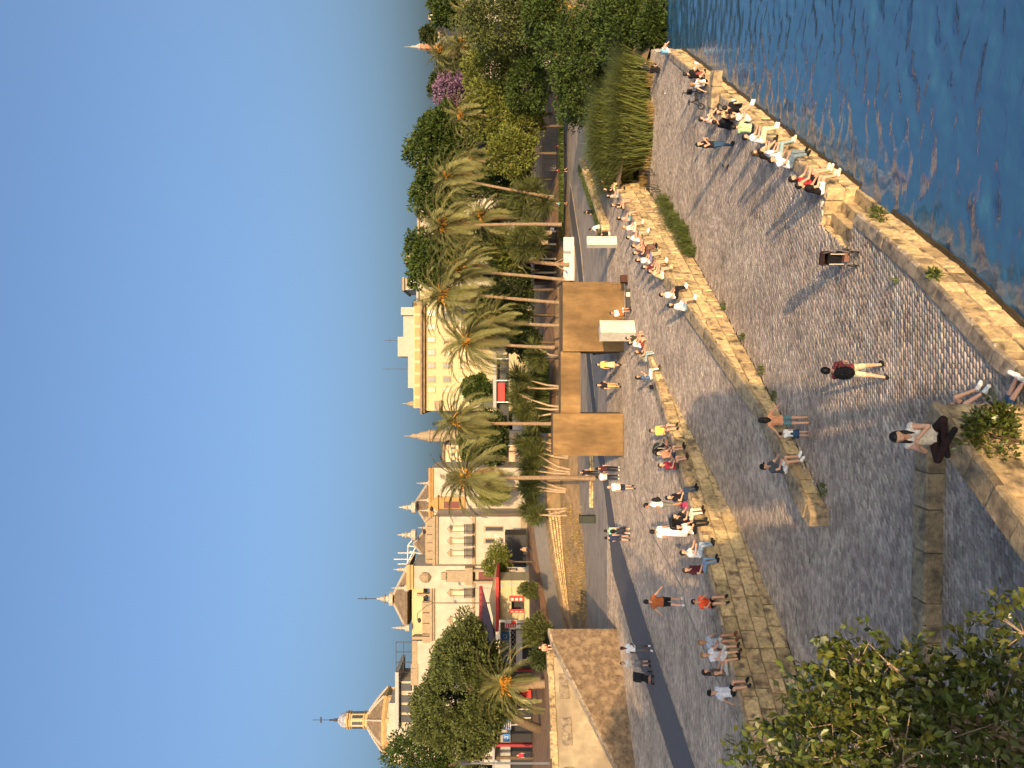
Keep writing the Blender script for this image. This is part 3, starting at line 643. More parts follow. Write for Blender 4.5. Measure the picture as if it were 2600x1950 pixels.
pp_('higher twin palm directly below the brick tower', 1300, 140, 1122, 136, 62, 116, seed=13, dry=2)
pp_('palm by the right edge of the town below the white chimneys', 1300, 30, 1185, 25, 64, 112, seed=14, dry=2)
pp_('short stout palm with a broad orange heart on the left terrace', 1395, 1738, 1287, 1735, 118, 70, tr=.35, fruit=10, nf=34, dry=0, seed=15, upright=.6)
yp = pp_('young palm propped by wooden struts behind the white barrier', 1445, 672, 1325, 660, 52, 98, seed=16, nf=20, tr=.24, fruit=0, dry=3)
for s in ((655, 1432), (690, 1440)): 
    mb = MB(); mb.tube([D(s[1], s[0], 97.5) - wloc(yp), D(1405, 670, 98) - wloc(yp)], .05, 5); mb.build('prop', M_bark3, yp, world=False)

# --- yuccas
def yucca(label, x, y, d, hs, spread, seed, m=L_yucca, group='yuccas on the slope'):
    g = random.Random(seed); base = D(x, y, d); t = thing('yucca', label, 'plant', base, group=group); C = []; Dr = []
    for h, lean in hs:
        tip = Vector((lean, g.uniform(-.4, .4), h)); mb = MB(); mb.tube([Vector((lean * .15, 0, -.3)), tip * .5 + Vector((-.1, 0, .05)), tip], [.17, .13, .1], 6); mb.build('trunk', M_bark3, t, world=False, smooth=True)
        for s in range(4):
            q = tip + Vector((g.uniform(-.55, .55), g.uniform(-.4, .4), g.uniform(0, 1.2))) * spread
            mb = MB(); mb.tube([tip * .92, q], [.07, .05], 5); mb.build('branch', M_bark3, t, world=False)
            n = 170; a = RNG.normal(size=(n, 3)); a[:, 2] = a[:, 2] * .8 + .3; Dr.append(a); C.append(np.tile(np.array(q), (n, 1)) + unit(a) * .05)
    C = np.concatenate(C); V, Qd = leaves_np(C, np.concatenate(Dr), 1.15 * spread, .075, .1); link('crown', np_mesh('crown', V, Qd, m), t, world=False)
yl = ['yucca cluster nearest the rubble wall with a forked pale trunk', 'yucca with a thin lone trunk before the rubble wall', 'yucca thicket left of the tall palm trunk', 'yucca thicket right of the tall palm trunk',
      'yucca with many slanting trunks left of the monument', 'yucca seen just left of the narrow monument pier', 'yucca clump showing between monument pier and beam', 'yucca with a brown dry skirt above the monument beam', 'spiky yucca at the foot of the palm clump']
for i, (x, y, d, hs, sp, yy) in enumerate([(1458, 1288, 93, ((4.4, -.3), (3.8, -1.0)), 1.2, 0), (1455, 1308, 92, ((4.0, .1),), .9, 1), (1462, 1250, 94, ((4.2, 1.3), (4.8, .7), (4.3, .2)), 1.3, 2), (1462, 1205, 94, ((4.6, 1.2), (5.0, .5), (4.4, 2.2)), 1.4, 3),
     (1464, 1170, 95, ((4.6, 1.8), (4.2, .9), (5.2, 1.2)), 1.4, 4), (1460, 1140, 96, ((4.8, 1.2), (5.4, .3)), 1.4, 5), (1440, 1040, 92, ((4.0, .2), (4.4, 1.2), (3.6, -.8)), 1.5, 6), (1430, 985, 96, ((4.5, .0), (4.0, .9)), 1.6, 7), (1410, 905, 88, ((1.5, 0), (1.2, .5)), 1.2, 8)]):
    yucca(yl[yy], x, y, d, hs, sp, 20 + i)
for i, (x, y, d, sp) in enumerate([(1385, 615, 96, 1.5), (1395, 590, 98, 1.6), (1400, 500, 97, 1.9), (1340, 545, 103, 1.6)]):
    yucca(['spiky yucca right of the white pillar in shade', 'dense spiky yucca beside the lone palm trunk', 'big spiky yucca behind the jogger in blue', 'yucca rosettes over straw coloured dead leaves'][i], x, y, d, ((.5, 0), (1.6, .5), (2.2, -.6)), sp, 40 + i)

# --- broadleaf trees
G = 'trees behind the promenade'
ptree('ficus_tree', 'big rounded dark green tree standing before the church dome', 1190, 1765, 76, 125, 160, L_olive, zb=7.2, ncl=270, per=180, cr=.16, leaf=.27, inner=.55, seed=3, trunk=.55, group=G, tx=D(1300, 1858, 76).x)
ptree('street_tree', 'tree at the far left edge below the dome', 1085, 1925, 92, 95, 80, L_ficus, zb=7.5, ncl=140, per=45, cr=.2, leaf=.32, seed=4, group=G)
ptree('orange_tree', 'clipped bright green orange tree by the kiosk', 1264, 1426, 98, 38, 42, L_bright, zb=7.6, ncl=90, per=50, cr=.22, leaf=.22, seed=5, trunk=.12, group=G)
for i, (x, y, d, rx, ry, m, lab) in enumerate([
    (1110, 655, 128, 80, 66, L_ficus, 'large fig tree with its crown above the palm clump'), (1130, 500, 135, 78, 70, L_ficus, 'wide fig tree before the long roof'), (1138, 390, 130, 92, 84, L_ficus, 'huge dark fig tree left of the purple bloom'),
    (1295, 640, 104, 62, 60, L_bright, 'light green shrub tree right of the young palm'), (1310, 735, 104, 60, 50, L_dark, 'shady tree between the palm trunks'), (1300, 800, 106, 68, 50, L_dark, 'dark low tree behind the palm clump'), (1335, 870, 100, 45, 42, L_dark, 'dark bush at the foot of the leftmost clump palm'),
    (1290, 455, 112, 70, 60, L_ficus, 'shady tree with a dark hollow under it'), (1260, 290, 108, 92, 80, L_bright, 'broad bright green tree right of centre'), (1300, 390, 104, 72, 60, L_bright, 'bright green tree overhanging the promenade end'), (1255, 175, 110, 80, 70, L_bright, 'bright tree below the orange palms'),
    (1155, 230, 150, 45, 42, L_purple, 'purple flowering jacaranda among the green trees'), (1120, 215, 190, 30, 40, L_dark, 'distant thin tree on the skyline'), (1090, 88, 190, 22, 22, L_dark, 'tiny skyline tree beside the white chimneys'), (1170, 160, 150, 46, 46, L_dark, 'dark tree behind the jacaranda'),
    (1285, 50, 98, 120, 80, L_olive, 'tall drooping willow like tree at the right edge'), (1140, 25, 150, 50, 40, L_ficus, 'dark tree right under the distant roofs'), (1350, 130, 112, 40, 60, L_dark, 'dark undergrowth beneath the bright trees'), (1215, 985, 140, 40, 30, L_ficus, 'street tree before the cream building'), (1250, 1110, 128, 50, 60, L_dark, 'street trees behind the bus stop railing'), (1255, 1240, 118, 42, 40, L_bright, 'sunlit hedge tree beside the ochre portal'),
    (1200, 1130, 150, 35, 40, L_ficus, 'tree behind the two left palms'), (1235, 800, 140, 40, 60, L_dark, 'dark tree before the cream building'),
    (1330, 320, 106, 60, 62, L_bright, 'low bright green tree over the grey fence'), (1345, 215, 102, 62, 66, L_ficus, 'leafy tree filling the gap behind the bank shrub'), (1385, 45, 90, 60, 66, L_ficus, 'leafy tree at the right edge above the yellow bush'), (1120, 330, 128, 50, 60, L_ficus, 'dark crown joining the fig tree and the jacaranda'), (1210, 440, 118, 60, 60, L_ficus, 'fig tree behind the leaning palm'), (1210, 600, 118, 60, 66, L_dark, 'shady tree behind the lone palm crown')]):
    ptree('street_tree', lab, x, y, d, rx, ry, m, ncl=int(70 + rx * ry / 60), per=42, cr=.2, leaf=.34 if d < 120 else .58, seed=60 + i, group=G, droop=.6 if 'willow' in lab else 0, trunk=.22)

# --- river bank on the right
bank_cols = []
for d in (57, 66, 78, 92, 110, 135):
    xr = Rx(d) + (1.0 if d < 60 else 3.5); xl = np.interp(d, [51.5, 61.2, 65.7, 81, 106, 135], [11.4, 16.3, 19.3, 29, 45, 63])
    bank_cols.append([Vector((xl + .3, d, ZP - .04)), Vector((xl + (xr - xl) * .35, d, 1.6)), Vector((xl + (xr - xl) * .7, d, .5)), Vector((xr, d, -.6)), Vector((xr + 1.5, d, -1.6))])
strip_grid('river_bank', bank_cols, M_earth, 'earth bank between the end of the quay and the water')
def blades(name, label, pts, h, m, n, wd=.05, lean=.35, seed=1, parent=None, group=None):
    """pts: list of (x,y,z,radius) patches"""
    g = np.random.default_rng(seed); C = []
    for x, y, z, r in pts:
        k = int(n * r * r / sum(q[3] ** 2 for q in pts)); a = g.uniform(0, 6.28, k); q = r * np.sqrt(g.uniform(0, 1, k)); C.append(np.stack([x + q * np.cos(a), y + q * np.sin(a), np.full(k, z)], -1))
    C = np.concatenate(C); k = len(C); hh = g.uniform(.55, 1.1, (k, 1)) * h; a = g.uniform(0, 6.28, (k, 1)); dr = np.concatenate([np.cos(a), np.sin(a), 0 * a], 1); ln = g.uniform(.2, 1, (k, 1)) * lean * hh
    up = np.array([[0, 0, 1.]]); sd = np.cross(dr, up) * wd * .5; m1 = C + up * hh * .55 + dr * ln * .35; tip = C + up * hh * (1 - .25 * lean) + dr * ln
    V = np.stack([C - sd, C + sd, m1 + sd * .8, m1 - sd * .8, tip], 1).reshape(-1, 3); b = (np.arange(k) * 5)[:, None]
    Qd = np.concatenate([b + np.array([[0, 1, 2, 3]]), b + np.array([[3, 2, 4, 4]])]); V2 = V
    tri = b + np.array([[3, 2, 4]]); fc = [tuple(r) for r in (b + np.array([[0, 1, 2, 3]])).tolist()] + [tuple(r) for r in tri.tolist()]
    me = mesh_from(name, V2.tolist(), fc, m); o = link(name, me, parent)
    return o
reed = [(18.3, 57.4, 0, 2.0), (20.5, 58.5, 0, 2.2), (22.5, 58.2, -.3, 1.8), (17.2, 60.5, .8, 1.8), (19.5, 61.8, 1.2, 2.2), (23.5, 60.5, -.5, 2.0), (21.5, 63, .8, 2.0)]
tag(blades('reeds', '', reed, 4.3, L_reed, 9500, .06, 1.0, 3), 'tall green reeds at the far end of the quay', 'reeds', kind='stuff')
tag(blades('dry_grass', '', [(17.0, 57.0, 0, 1.2), (19.5, 55.9, 0, 1.0), (22.5, 55.8, 0, .9), (15.8, 58.8, 0, 1.0)], .7, L_straw, 1000, .035, 1.0, 4), 'dry straw coloured grass at the foot of the reeds', 'grass', kind='stuff')
gp = [(7.4 + i * .6, 42.8 + i * 1.03, 0, .55 - .02 * i) for i in range(9)]
tag(blades('tall_grass', '', [(x + random.uniform(-.25, .25), y + random.uniform(-.3, .3), z, r * random.uniform(.6, 1.5)) for x, y, z, r in gp], 1.1, L_grass, 1300, .028, 1.5, 5), 'green grass tuft growing along the foot of the quay wall', 'grass', kind='stuff')
gp = [(x + .15, d - .1, 0, .22) for x, d in ((3.6, 36.9), (1.9, 33.9), (.4, 31.3), (-.6, 29.9), (-1.9, 27.8), (-3.6, 25.2), (-8.0, 30.0), (-10.6, 27.1), (12.6, 54.0), (13.6, 56.0))] + [(x, d, 0, .12) for x, d in ((2.75, 20.3),)]
tag(blades('weeds', '', gp, .34, L_grass, 420, .025, 1.3, 6), 'small weeds in the joints at the foot of the walls', 'weeds', kind='stuff')
gp = [(12.5 + i * .62, 62.8 + i * 1.14, ZP + .58, .35) for i in range(18)]
tag(blades('planter_grass', '', gp, .5, L_grass, 1500, .04, .8, 8), 'grass growing inside the low planter wall', 'grass', kind='stuff')
gp = [tuple(P(1478 + random.uniform(-8, 4), y, ZP)) + (.8,) for y in range(1300, 1600, 14)] + [(*(P(float(np.interp(y, (1310, 1420, 1560), (1474, 1486, 1492))), y, ZP).lerp(D(float(np.interp(y, (1310, 1420, 1560), (1424, 1432, 1446))), y, float(np.interp(y, (1310, 1420, 1560), (94.06, 88.3, 85.7)))), random.uniform(.1, .9))), 1.3) for y in range(1300, 1560, 5)]
tag(blades('slope_grass', '', [(a, b, c - .1, r) for a, b, c, r in gp], .45, L_straw, 2600, .06, .9, 9), 'thin dry grass on the slope behind the promenade', 'grass', kind='stuff')
gp = [(*D(1424, y, 108), 1.3) for y in range(190, 600, 18)]
tag(blades('hedge_grass', '', [(a, b, c - .3, r) for a, b, c, r in gp], .9, L_grass, 3600, .09, 1.0, 14), 'green verge along the back of the far promenade', 'grass', kind='stuff')
gp = [(*D(1394, y, 104), 1.5) for y in range(940, 1310, 20)]
tag(blades('slope_thicket', '', gp, 3.9, foliage('leaf_thicket', (.085, .11, .032)), 8200, .09, .9, 12), 'green grassy thicket on the slope behind the monument', 'grass', kind='stuff')
ptree('bank_shrub', 'massive leafy shrub on the river bank beyond the reeds', 1500, 165, 70, 112, 150, L_ficus, zb=.4, ncl=330, per=62, cr=.13, leaf=.26, seed=90, cat='shrub', deep=4.5)
ptree('bank_shrub', 'wide leafy shrub between reeds and water', 1585, 70, 63, 75, 95, L_ficus, zb=-.5, ncl=200, per=60, cr=.15, leaf=.24, seed=89, cat='shrub', deep=3.0)
ptree('bank_shrub', 'leafy shrub spilling from the bank into the water', 1668, 62, 57, 55, 62, L_ficus, zb=-1.0, ncl=120, per=55, cr=.18, leaf=.22, seed=91, cat='shrub', deep=2.0)
ptree('bank_shrub', 'low shrub overhanging the water at the right edge', 1600, 15, 66, 60, 60, L_dark, zb=-.9, ncl=100, per=50, cr=.2, leaf=.24, seed=92, cat='shrub', deep=2.0)
ptree('bougainvillea', 'red bougainvillea tumbling over the bank among the trees', 1400, 108, 92, 26, 36, L_pink, zb=2.4, ncl=60, per=40, cr=.25, leaf=.2, seed=93, cat='shrub', trunk=.08)
ptree('flowering_bush', 'pale yellow flowering bush beside the bougainvillea', 1440, 50, 90, 30, 40, L_straw, zb=2.0, ncl=60, per=40, cr=.25, leaf=.2, seed=94, cat='shrub', trunk=.08)
ptree('terrace_bush', 'round bush in front of the kiosk wall', 1345, 1497, 84, 22, 18, L_yucca, ncl=40, per=50, cr=.3, leaf=.3, seed=95, cat='shrub', trunk=.06, asp=.25)
ptree('terrace_bush', 'large round bush left of the kiosk', 1363, 1602, 76, 32, 32, L_yucca, ncl=60, per=60, cr=.3, leaf=.35, seed=96, cat='shrub', trunk=.06, asp=.25)
ptree('terrace_bush', 'dark bush beside the seated person on the wall', 1372, 1668, 66, 22, 26, L_dark, ncl=40, per=50, cr=.3, leaf=.3, seed=97, cat='shrub', trunk=.06, asp=.25)
# shrub growing from the parapet face
sp = D(2520, 1120, 12.55); tree('wall_shrub', 'bushy green shrub growing out of the sunlit parapet face', sp, (.60, .34, .46), L_near, sp.z - .55, ncl=60, per=30, cr=.24, leaf=.09, seed=98, cat='shrub', trunk=.03, asp=.5)
for i, (x, y) in enumerate(((2232, 556), (2372, 700))):
    q = D(x, y, (22.35 if i == 0 else 18.75)); tree('wall_weed', ['green weed clump on the sunlit river wall near the notch', 'tiny weed on the sunlit river wall nearer the camera'][i], q, (.34 - .2 * i, .2 - .1 * i, .16 - .08 * i), L_grass, q.z - .15, ncl=9, per=12, cr=.4, leaf=.15, seed=99 + i, cat='weed', trunk=.01, asp=.3)

# --- the tree in the foreground: its largest leaves are single parts
ft_ = thing('foreground_tree', 'dark glossy leafy tree crown in the near left corner', 'tree', (-4.6, 8.6, 0))
g = np.random.default_rng(5); blobs = []
for x, y, d, r in ((2110, 1795, 9.2, .42), (2180, 1722, 9.3, .34), (2160, 1830, 9.0, .75), (2300, 1800, 8.9, .7), (2260, 1690, 9.1, .36), (2380, 1760, 8.8, .45), (2400, 1880, 8.6, .8), (2520, 1860, 8.4, .75), (2120, 1930, 8.8, .7), (2050, 1900, 9.2, .42), (2290, 1940, 8.5, .8), (2570, 1700, 8.5, .42), (2600, 1610, 8.4, .34), (2590, 1960, 8.2, .7), (1985, 1915, 9.4, .2), (1915, 1960, 9.4, .2), (2180, 1680, 9.2, .3), (2490, 1740, 8.6, .4)):
    blobs.append((np.array(D(x, y, d)), r))
C = []; Dr = []
for c, r in blobs:
    nt2 = int(150 * r ** 1.5) + 18                                     # twigs, with leaves set along their tips
    di = unit(g.normal(size=(nt2, 3))); st = c + di * r * g.uniform(.35, .85, (nt2, 1)); le = g.uniform(.22, .42, (nt2, 1)); td = unit(di + np.array([0, 0, .5]) + g.normal(0, .35, (nt2, 3)))
    for k in range(11):
        u = .15 + .85 * k / 10; C.append(st + td * le * u); Dr.append(td * .55 + unit(g.normal(size=(nt2, 3))) * .8)
C = np.concatenate(C); Dr = np.concatenate(Dr)
order = np.argsort(np.linalg.norm(C - np.array([0, 0, ZC]), axis=1)); pyy = 975 - C[:, 0] / C[:, 1] * F; pxx = 1300 - (C[:, 2] - ZC) / C[:, 1] * F
order = [i for i in order if 1850 < pxx[i] < 2590 and 1300 < pyy[i] < 1945]; big = set(order[:300]); rest = np.array([i for i in range(len(C)) if i not in big])
rest = rest[::2]
V, Qd = leaves_np(C[rest], Dr[rest], .125, .062, .16, g); cr_ = link('crown', np_mesh('crown', V, Qd, L_near), ft_)
cr_['kind'] = 'stuff'
lme = mesh_from('leaf', [(0, 0, 0), (.03, .018, .006), (.06, .022, .007), (.095, 0, -.004), (.06, -.022, .007), (.03, -.018, .006), (.03, 0, 0), (.06, 0, 0)], [(0, 6, 1), (6, 7, 2, 1), (7, 3, 2), (0, 5, 6), (6, 5, 4, 7), (7, 4, 3)], L_near)
for i in order[:300]:
    v = Vector(Dr[i]); link('leaf', lme, ft_, loc=Vector(C[i]) - wloc(ft_), rot=(random.uniform(-.8, .8), -math.asin(max(-1, min(1, v.normalized().z))), math.atan2(v.y, v.x)), scale=random.uniform(1.0, 1.5))
mb = MB(); root = Vector((-4.7, 8.5, -.3)); fk = Vector((-4.4, 8.6, 3.2)); mb.tube([root, root.lerp(fk, .5), fk], [.22, .18, .15], 8)
for c, r in blobs:
    e_ = Vector(c); m_ = fk.lerp(e_, .5) + Vector((0, 0, .35)); mb.tube([fk, m_, e_], [.07, .04, .015], 5)
    for q in range(9):
        tv = Vector(g.normal(size=3)).normalized() * r; mb.tube([e_ - tv * .1, e_ + tv * .9], [.012, .004], 4)
mb.build('trunk', M_bark3, ft_)

# --- unseen trees added behind the viewpoint to shade the quay, ramp and promenade
for i, (c, r) in enumerate([((-7.5, -7, 9.2), (4.2, 3.6, 4.0)), ((-15, -8, 9.4), (4.6, 3.8, 4.2)), ((-23, -7, 9.2), (4.8, 3.6, 4.2)), ((-31, -6, 9.0), (5, 3.6, 4.2)), ((3.5, -9, 8.4), (2.0, 2.4, 1.9)), ((-2.6, -8.5, 6.7), (2.0, 2.4, 2.0))]):
    tree('shade_tree', ['unseen leafy tree right in the added shade row', 'second unseen leafy tree of the added shade row', 'third unseen leafy tree of the added shade row', 'outermost unseen leafy tree of the added shade row', 'small round unseen tree added to shade the ramp', 'middle round unseen tree added to shade the foreground tree and ramp'][i],
         c, r, L_ficus, -1.0, ncl=150, per=60, cr=.24, leaf=.42, seed=120 + i, group='unseen trees added for shade', trunk=.35)
# ================================================================== BUILDINGS AND STREET
def part(t, name, m, fn, smooth=False):
    mb = MB(); fn(mb); return mb.build(name, m, t, smooth=smooth)
def btag(name, label, cat, p): return thing(name, label, cat, p)
# --- bullring front: white wings, taller gate pavilion
DB = 118.0
bu = btag('bullring', 'long white palace front with ochre trim, tiled roofs and white finials', 'building', D(1340, 1465, DB))
part(bu, 'wall', M_offw, lambda m: (m.pbox(1104, 1365, 1312, 1437, DB, 8), m.pbox(1099, 1365, 1494, 1626, DB, 8)))
part(bu, 'pavilion', M_offw, lambda m: m.pbox(1046, 1365, 1437, 1494, DB - 1.2, 8))
def cornice(t, xt, xb, yl, yr, d, m=M_tan): 
    return part(t, 'cornice', m, lambda q: (q.pbox(xt, (xt + xb) / 2, yl - 2, yr + 2, d - .7, .8), q.pbox((xt + xb) / 2, xb, yl - 1, yr + 1, d - .4, .5)))
cornice(bu, 1098, 1112, 1312, 1437, DB); cornice(bu, 1091, 1103, 1494, 1627, DB); cornice(bu, 1032, 1049, 1436, 1496, DB - 1.2, M_ochre)
part(bu, 'balustrade', M_tan, lambda m: [m.pbox(1083, 1098, y, y + 17, DB + .4, .6) for y in range(1316, 1436, 21)] + [m.pbox(1080, 1099, 1312, 1437, DB + .8, .3)])
part(bu, 'balustrade', M_tan, lambda m: [m.pbox(1073, 1091, y, y + 22, DB + .4, .6) for y in range(1530, 1625, 27)] + [m.pbox(1072, 1091, 1527, 1627, DB + .8, .3)])
part(bu, 'attic', M_cream, lambda m: m.pbox(1046, 1075, 1494, 1622, DB + 1.5, 6))
part(bu, 'pilaster', M_tan, lambda m: (m.pbox(1058, 1092, 1508, 1514, DB + .8, 1), m.pbox(1046, 1100, 1617, 1624, DB - .2, 1)))
part(bu, 'string_course', M_tan, lambda m: (m.pbox(1199, 1207, 1312, 1437, DB - .3, .4), m.pbox(1198, 1205, 1494, 1627, DB - .3, .4), m.pbox(1199, 1206, 1437, 1494, DB - 1.5, .4)))
part(bu, 'plinth', M_tan, lambda m: m.pbox(1322, 1365, 1312, 1626, DB - .2, .4))
for y in (1343, 1374, 1405, 1506, 1575):
    wn = part(bu, 'window', M_tan, lambda m: (m.pbox(1147, 1200, y - 8, y - 5.5, DB - .22, .3), m.pbox(1147, 1200, y + 5.5, y + 8, DB - .22, .3), m.pbox(1143, 1148, y - 9, y + 9, DB - .26, .3)))
    part(wn, 'pane', M_shut, lambda m: m.pbox(1148, 1178, y - 5.4, y + 5.4, DB - .08, .1))
    def ped(m, y=y):
        a, b, c = D(1144, y + 11, DB - .4), D(1144, y - 11, DB - .4), D(1134, y, DB - .4); e = Vector((0, .4, 0))
        m.add([a, b, c, a + e, b + e, c + e], [(0, 1, 2), (5, 4, 3), (0, 3, 4, 1), (1, 4, 5, 2), (2, 5, 3, 0)])
    part(wn, 'pediment', M_tan, ped)
    def bal(m, y=y):
        m.pbox(1199, 1202, y - 12, y + 12, DB - 1.2, 1.0); m.pbox(1178, 1180, y - 12, y + 12, DB - 1.2, .08); [m.pbox(1179, 1200, y - 12 + k * 2.0, y - 11.3 + k * 2.0, DB - 1.2, .05) for k in range(13)]
    part(wn, 'balcony', M_iron, bal)
for y in (1343, 1374):
    g_ = part(bu, 'window', M_tan, lambda m: m.pbox(1228, 1278, y - 7, y + 7, DB - .15, .2)); part(g_, 'pane', M_glass, lambda m: m.pbox(1233, 1276, y - 4.5, y + 4.5, DB - .25, .12))
part(bu, 'medallion', M_tan, lambda m: m.lathe([(.1, -.95), (.75, -.5), (.85, 0), (.75, .5), (.1, .95)], tuple(D(1080, 1466, DB - 1.2)), 12))
part(bu, 'gate_portal', M_tan, lambda m: (m.pbox(1132, 1196, 1449, 1478, DB - 1.6, .5), m.pbox(1120, 1134, 1454, 1473, DB - 1.6, .5), m.pbox(1180, 1200, 1442, 1486, DB - 3, 1.8), m.pbox(1200, 1310, 1446, 1452, DB - 2.6, .8), m.pbox(1200, 1310, 1476, 1482, DB - 2.6, .8)))
part(bu, 'gate', M_plum, lambda m: m.pbox(1215, 1330, 1453, 1475, DB - 1.35, .2))
def hip(t, apex, eave, ya, yb, d, dep, m=M_tile):
    a, b = D(eave, ya, d), D(eave, yb, d); c = b + Vector((0, dep, 0)); e_ = a + Vector((0, dep, 0)); tp = D(apex, (ya + yb) / 2, d + dep / 2)
    r_ = part(t, 'roof', m, lambda q: q.add([a, b, c, e_, tp], [(0, 1, 4), (1, 2, 4), (2, 3, 4), (3, 0, 4), (3, 2, 1, 0)]))
    rid = MB(); [rid.tube([v, tp], .22, 5) for v in (a, b, c, e_)]; rid.build('ridge', M_offw, r_); return r_, tp, (a, b)
def finial(t, x0, x1, y, d, wd=1.0):
    z0, z1 = D(x0, y, d), D(x1, y, d); h = z0.z - z1.z
    part(t, 'finial', M_offw, lambda m: m.lathe([(.75 * wd, 0), (.75 * wd, .22 * h), (.35 * wd, .28 * h), (.3 * wd, .42 * h), (.5 * wd, .5 * h), (.2 * wd, .58 * h), (.28 * wd, .7 * h), (.1 * wd, .78 * h), (.12 * wd, .86 * h), (.02, h)], (z1.x, d, z1.z), 10))
rf, tp, _ = hip(bu, 994, 1034, 1600, 1440, DB + .5, 10); finial(bu, 955, 999, 1520, DB + 5, 1.5)
part(bu, 'weathervane', M_iron, lambda m: (m.tube([D(956, 1520, DB + 5), D(908, 1520, DB + 5)], .06, 5), m.pbox(928, 930, 1516, 1524, DB + 5, .06)))
for y, x0, x1 in ((1446, 998, 1038), (1493, 993, 1038), (1594, 994, 1040)): finial(bu, x0, x1, y, DB, .7)
# --- right-hand roofs with finials and ochre portal
ro = btag('portal_house', 'ochre portal house with a plum window below steep tiled roofs and finials', 'building', D(1340, 1260, 126))
part(ro, 'wall', M_offw, lambda m: m.pbox(1094, 1350, 1188, 1310, 126, 10)); cornice(ro, 1088, 1099, 1190, 1310, 126, M_ochre2)
part(ro, 'portal', M_ochre2, lambda m: m.pbox(1110, 1180, 1262, 1297, 125.5, .7)); part(ro, 'window', M_plum, lambda m: m.pbox(1127, 1166, 1274, 1290, 125.3, .3))
def gab(m):
    a, b, c = D(1112, 1300, 125), D(1112, 1258, 125), D(1090, 1279, 125); e_ = Vector((0, .8, 0)); m.add([a, b, c, a + e_, b + e_, c + e_], [(0, 1, 2), (5, 4, 3), (0, 3, 4, 1), (1, 4, 5, 2), (2, 5, 3, 0)])
part(ro, 'gable', M_ochre2, gab)
hip(ro, 1052, 1094, 1345, 1215, 126, 14); hip(ro, 1050, 1092, 1430, 1330, 127, 14)
finial(ro, 1012, 1056, 1288, 130, 1.3); finial(ro, 1008, 1056, 1358, 130, 1.3); finial(ro, 1058, 1096, 1227, 126, .6); finial(ro, 1060, 1092, 1270, 126, .5); finial(ro, 1064, 1094, 1296, 126, .5); finial(ro, 1060, 1092, 1340, 127, .5)
# white lattice stand showing above the roof
ls = btag('steel_stand', 'white lattice framework rising behind the bullring roof', 'structure', D(1090, 1405, 135))
part(ls, 'frame', M_white, lambda m: [m.tube([D(a, b, 135), D(c, d_, 135)], .1, 5) for a, b, c, d_ in ((1048, 1370, 1036, 1384), (1036, 1384, 1034, 1432), (1060, 1380, 1034, 1430), (1085, 1392, 1036, 1386), (1085, 1410, 1040, 1400), (1034, 1432, 1080, 1425), (1090, 1432, 1040, 1415), (1062, 1395, 1080, 1436))])
for y, x in ((1404, 1010), (1420, 1000), (1432, 1010)): part(ls, 'flagpole', M_white, lambda m: m.tube([D(1060, y, 135), D(x, y, 135)], .09, 5))
# --- house with a glazed roof terrace, left of the bullring
ho = btag('terrace_house', 'cream house with a glazed roof terrace beside the bullring', 'building', D(1340, 1680, 124))
part(ho, 'wall', M_offw, lambda m: (m.pbox(1058, 1350, 1628, 1685, 121, 8), m.pbox(1060, 1350, 1685, 1880, 124, 8)))
part(ho, 'parapet', M_tan, lambda m: (m.pbox(1046, 1059, 1627, 1686, 120.9, .4), m.pbox(1043, 1061, 1686, 1740, 123.8, .4)))
part(ho, 'old_wall', mat('old_render', (.50, .38, .22), .95, .25, 1.0, bump=.4, col2=(.62, .54, .42)), lambda m: m.pbox(1103, 1350, 1627, 1690, 120.6, .3))
part(ho, 'penthouse', M_offw, lambda m: m.pbox(1010, 1050, 1730, 1850, 128, 6)); part(ho, 'roof', M_grey, lambda m: m.pbox(1003, 1012, 1706, 1856, 126.5, 8))
for y in (1745, 1775, 1800, 1825): w_ = part(ho, 'window', M_iron, lambda m: m.pbox(1014, 1046, y - 9, y + 9, 127.9, .2)); part(w_, 'pane', M_glass, lambda m: m.pbox(1016, 1044, y - 8, y + 8, 127.8, .1))
part(ho, 'railing', M_iron, lambda m: [m.pbox(1005, 1046, y, y + 1.2, 121.2, .08) for y in (1630, 1655, 1681, 1706)] + [m.pbox(x, x + 1.2, 1630, 1707, 121.2, .06) for x in (1005, 1024)])
# --- church dome
ch = btag('church', 'church with tiled octagonal dome, ochre lantern and iron cross', 'church', D(1340, 1828, 140)); cc_ = D(986, 1828, 150)
zz = lambda x: D(x, 1828, 150).z; mpp = 150 / F
part(ch, 'nave', M_offw, lambda m: m.box((cc_.x, 150, zz(1180)), (150 * mpp, 12, zz(1000) - zz(1360))))
part(ch, 'drum', M_offw, lambda m: m.lathe([(74 * mpp, zz(1120)), (74 * mpp, zz(990))], (cc_.x, 150, 0), 8, R(22.5)))
part(ch, 'pilaster', M_ochre, lambda m: [m.box((cc_.x + 73 * mpp * math.cos(R(22.5 + 45 * k)), 150 + 73 * mpp * math.sin(R(22.5 + 45 * k)), zz(1010)), (.7, .7, zz(990) - zz(1030)), R(22.5 + 45 * k)) for k in range(8)])
part(ch, 'cornice', M_ochre, lambda m: m.lathe([(76 * mpp, zz(992)), (80 * mpp, zz(986)), (80 * mpp, zz(981)), (76 * mpp, zz(979))], (cc_.x, 150, 0), 8, R(22.5)))
dm = part(ch, 'dome', M_tile, lambda m: m.lathe([(78 * mpp, zz(981)), (62 * mpp, zz(968)), (42 * mpp, zz(952)), (20 * mpp, zz(937)), (18 * mpp, zz(934))], (cc_.x, 150, 0), 8, R(22.5)))
rb = MB(); [rb.tube([(cc_.x + r * mpp * math.cos(R(22.5 + 45 * k)), 150 + r * mpp * math.sin(R(22.5 + 45 * k)), zz(x)) for r, x in ((79, 981), (63, 967), (43, 951), (21, 936))], .22, 5) for k in range(8)]; rb.build('rib', M_offw, dm)
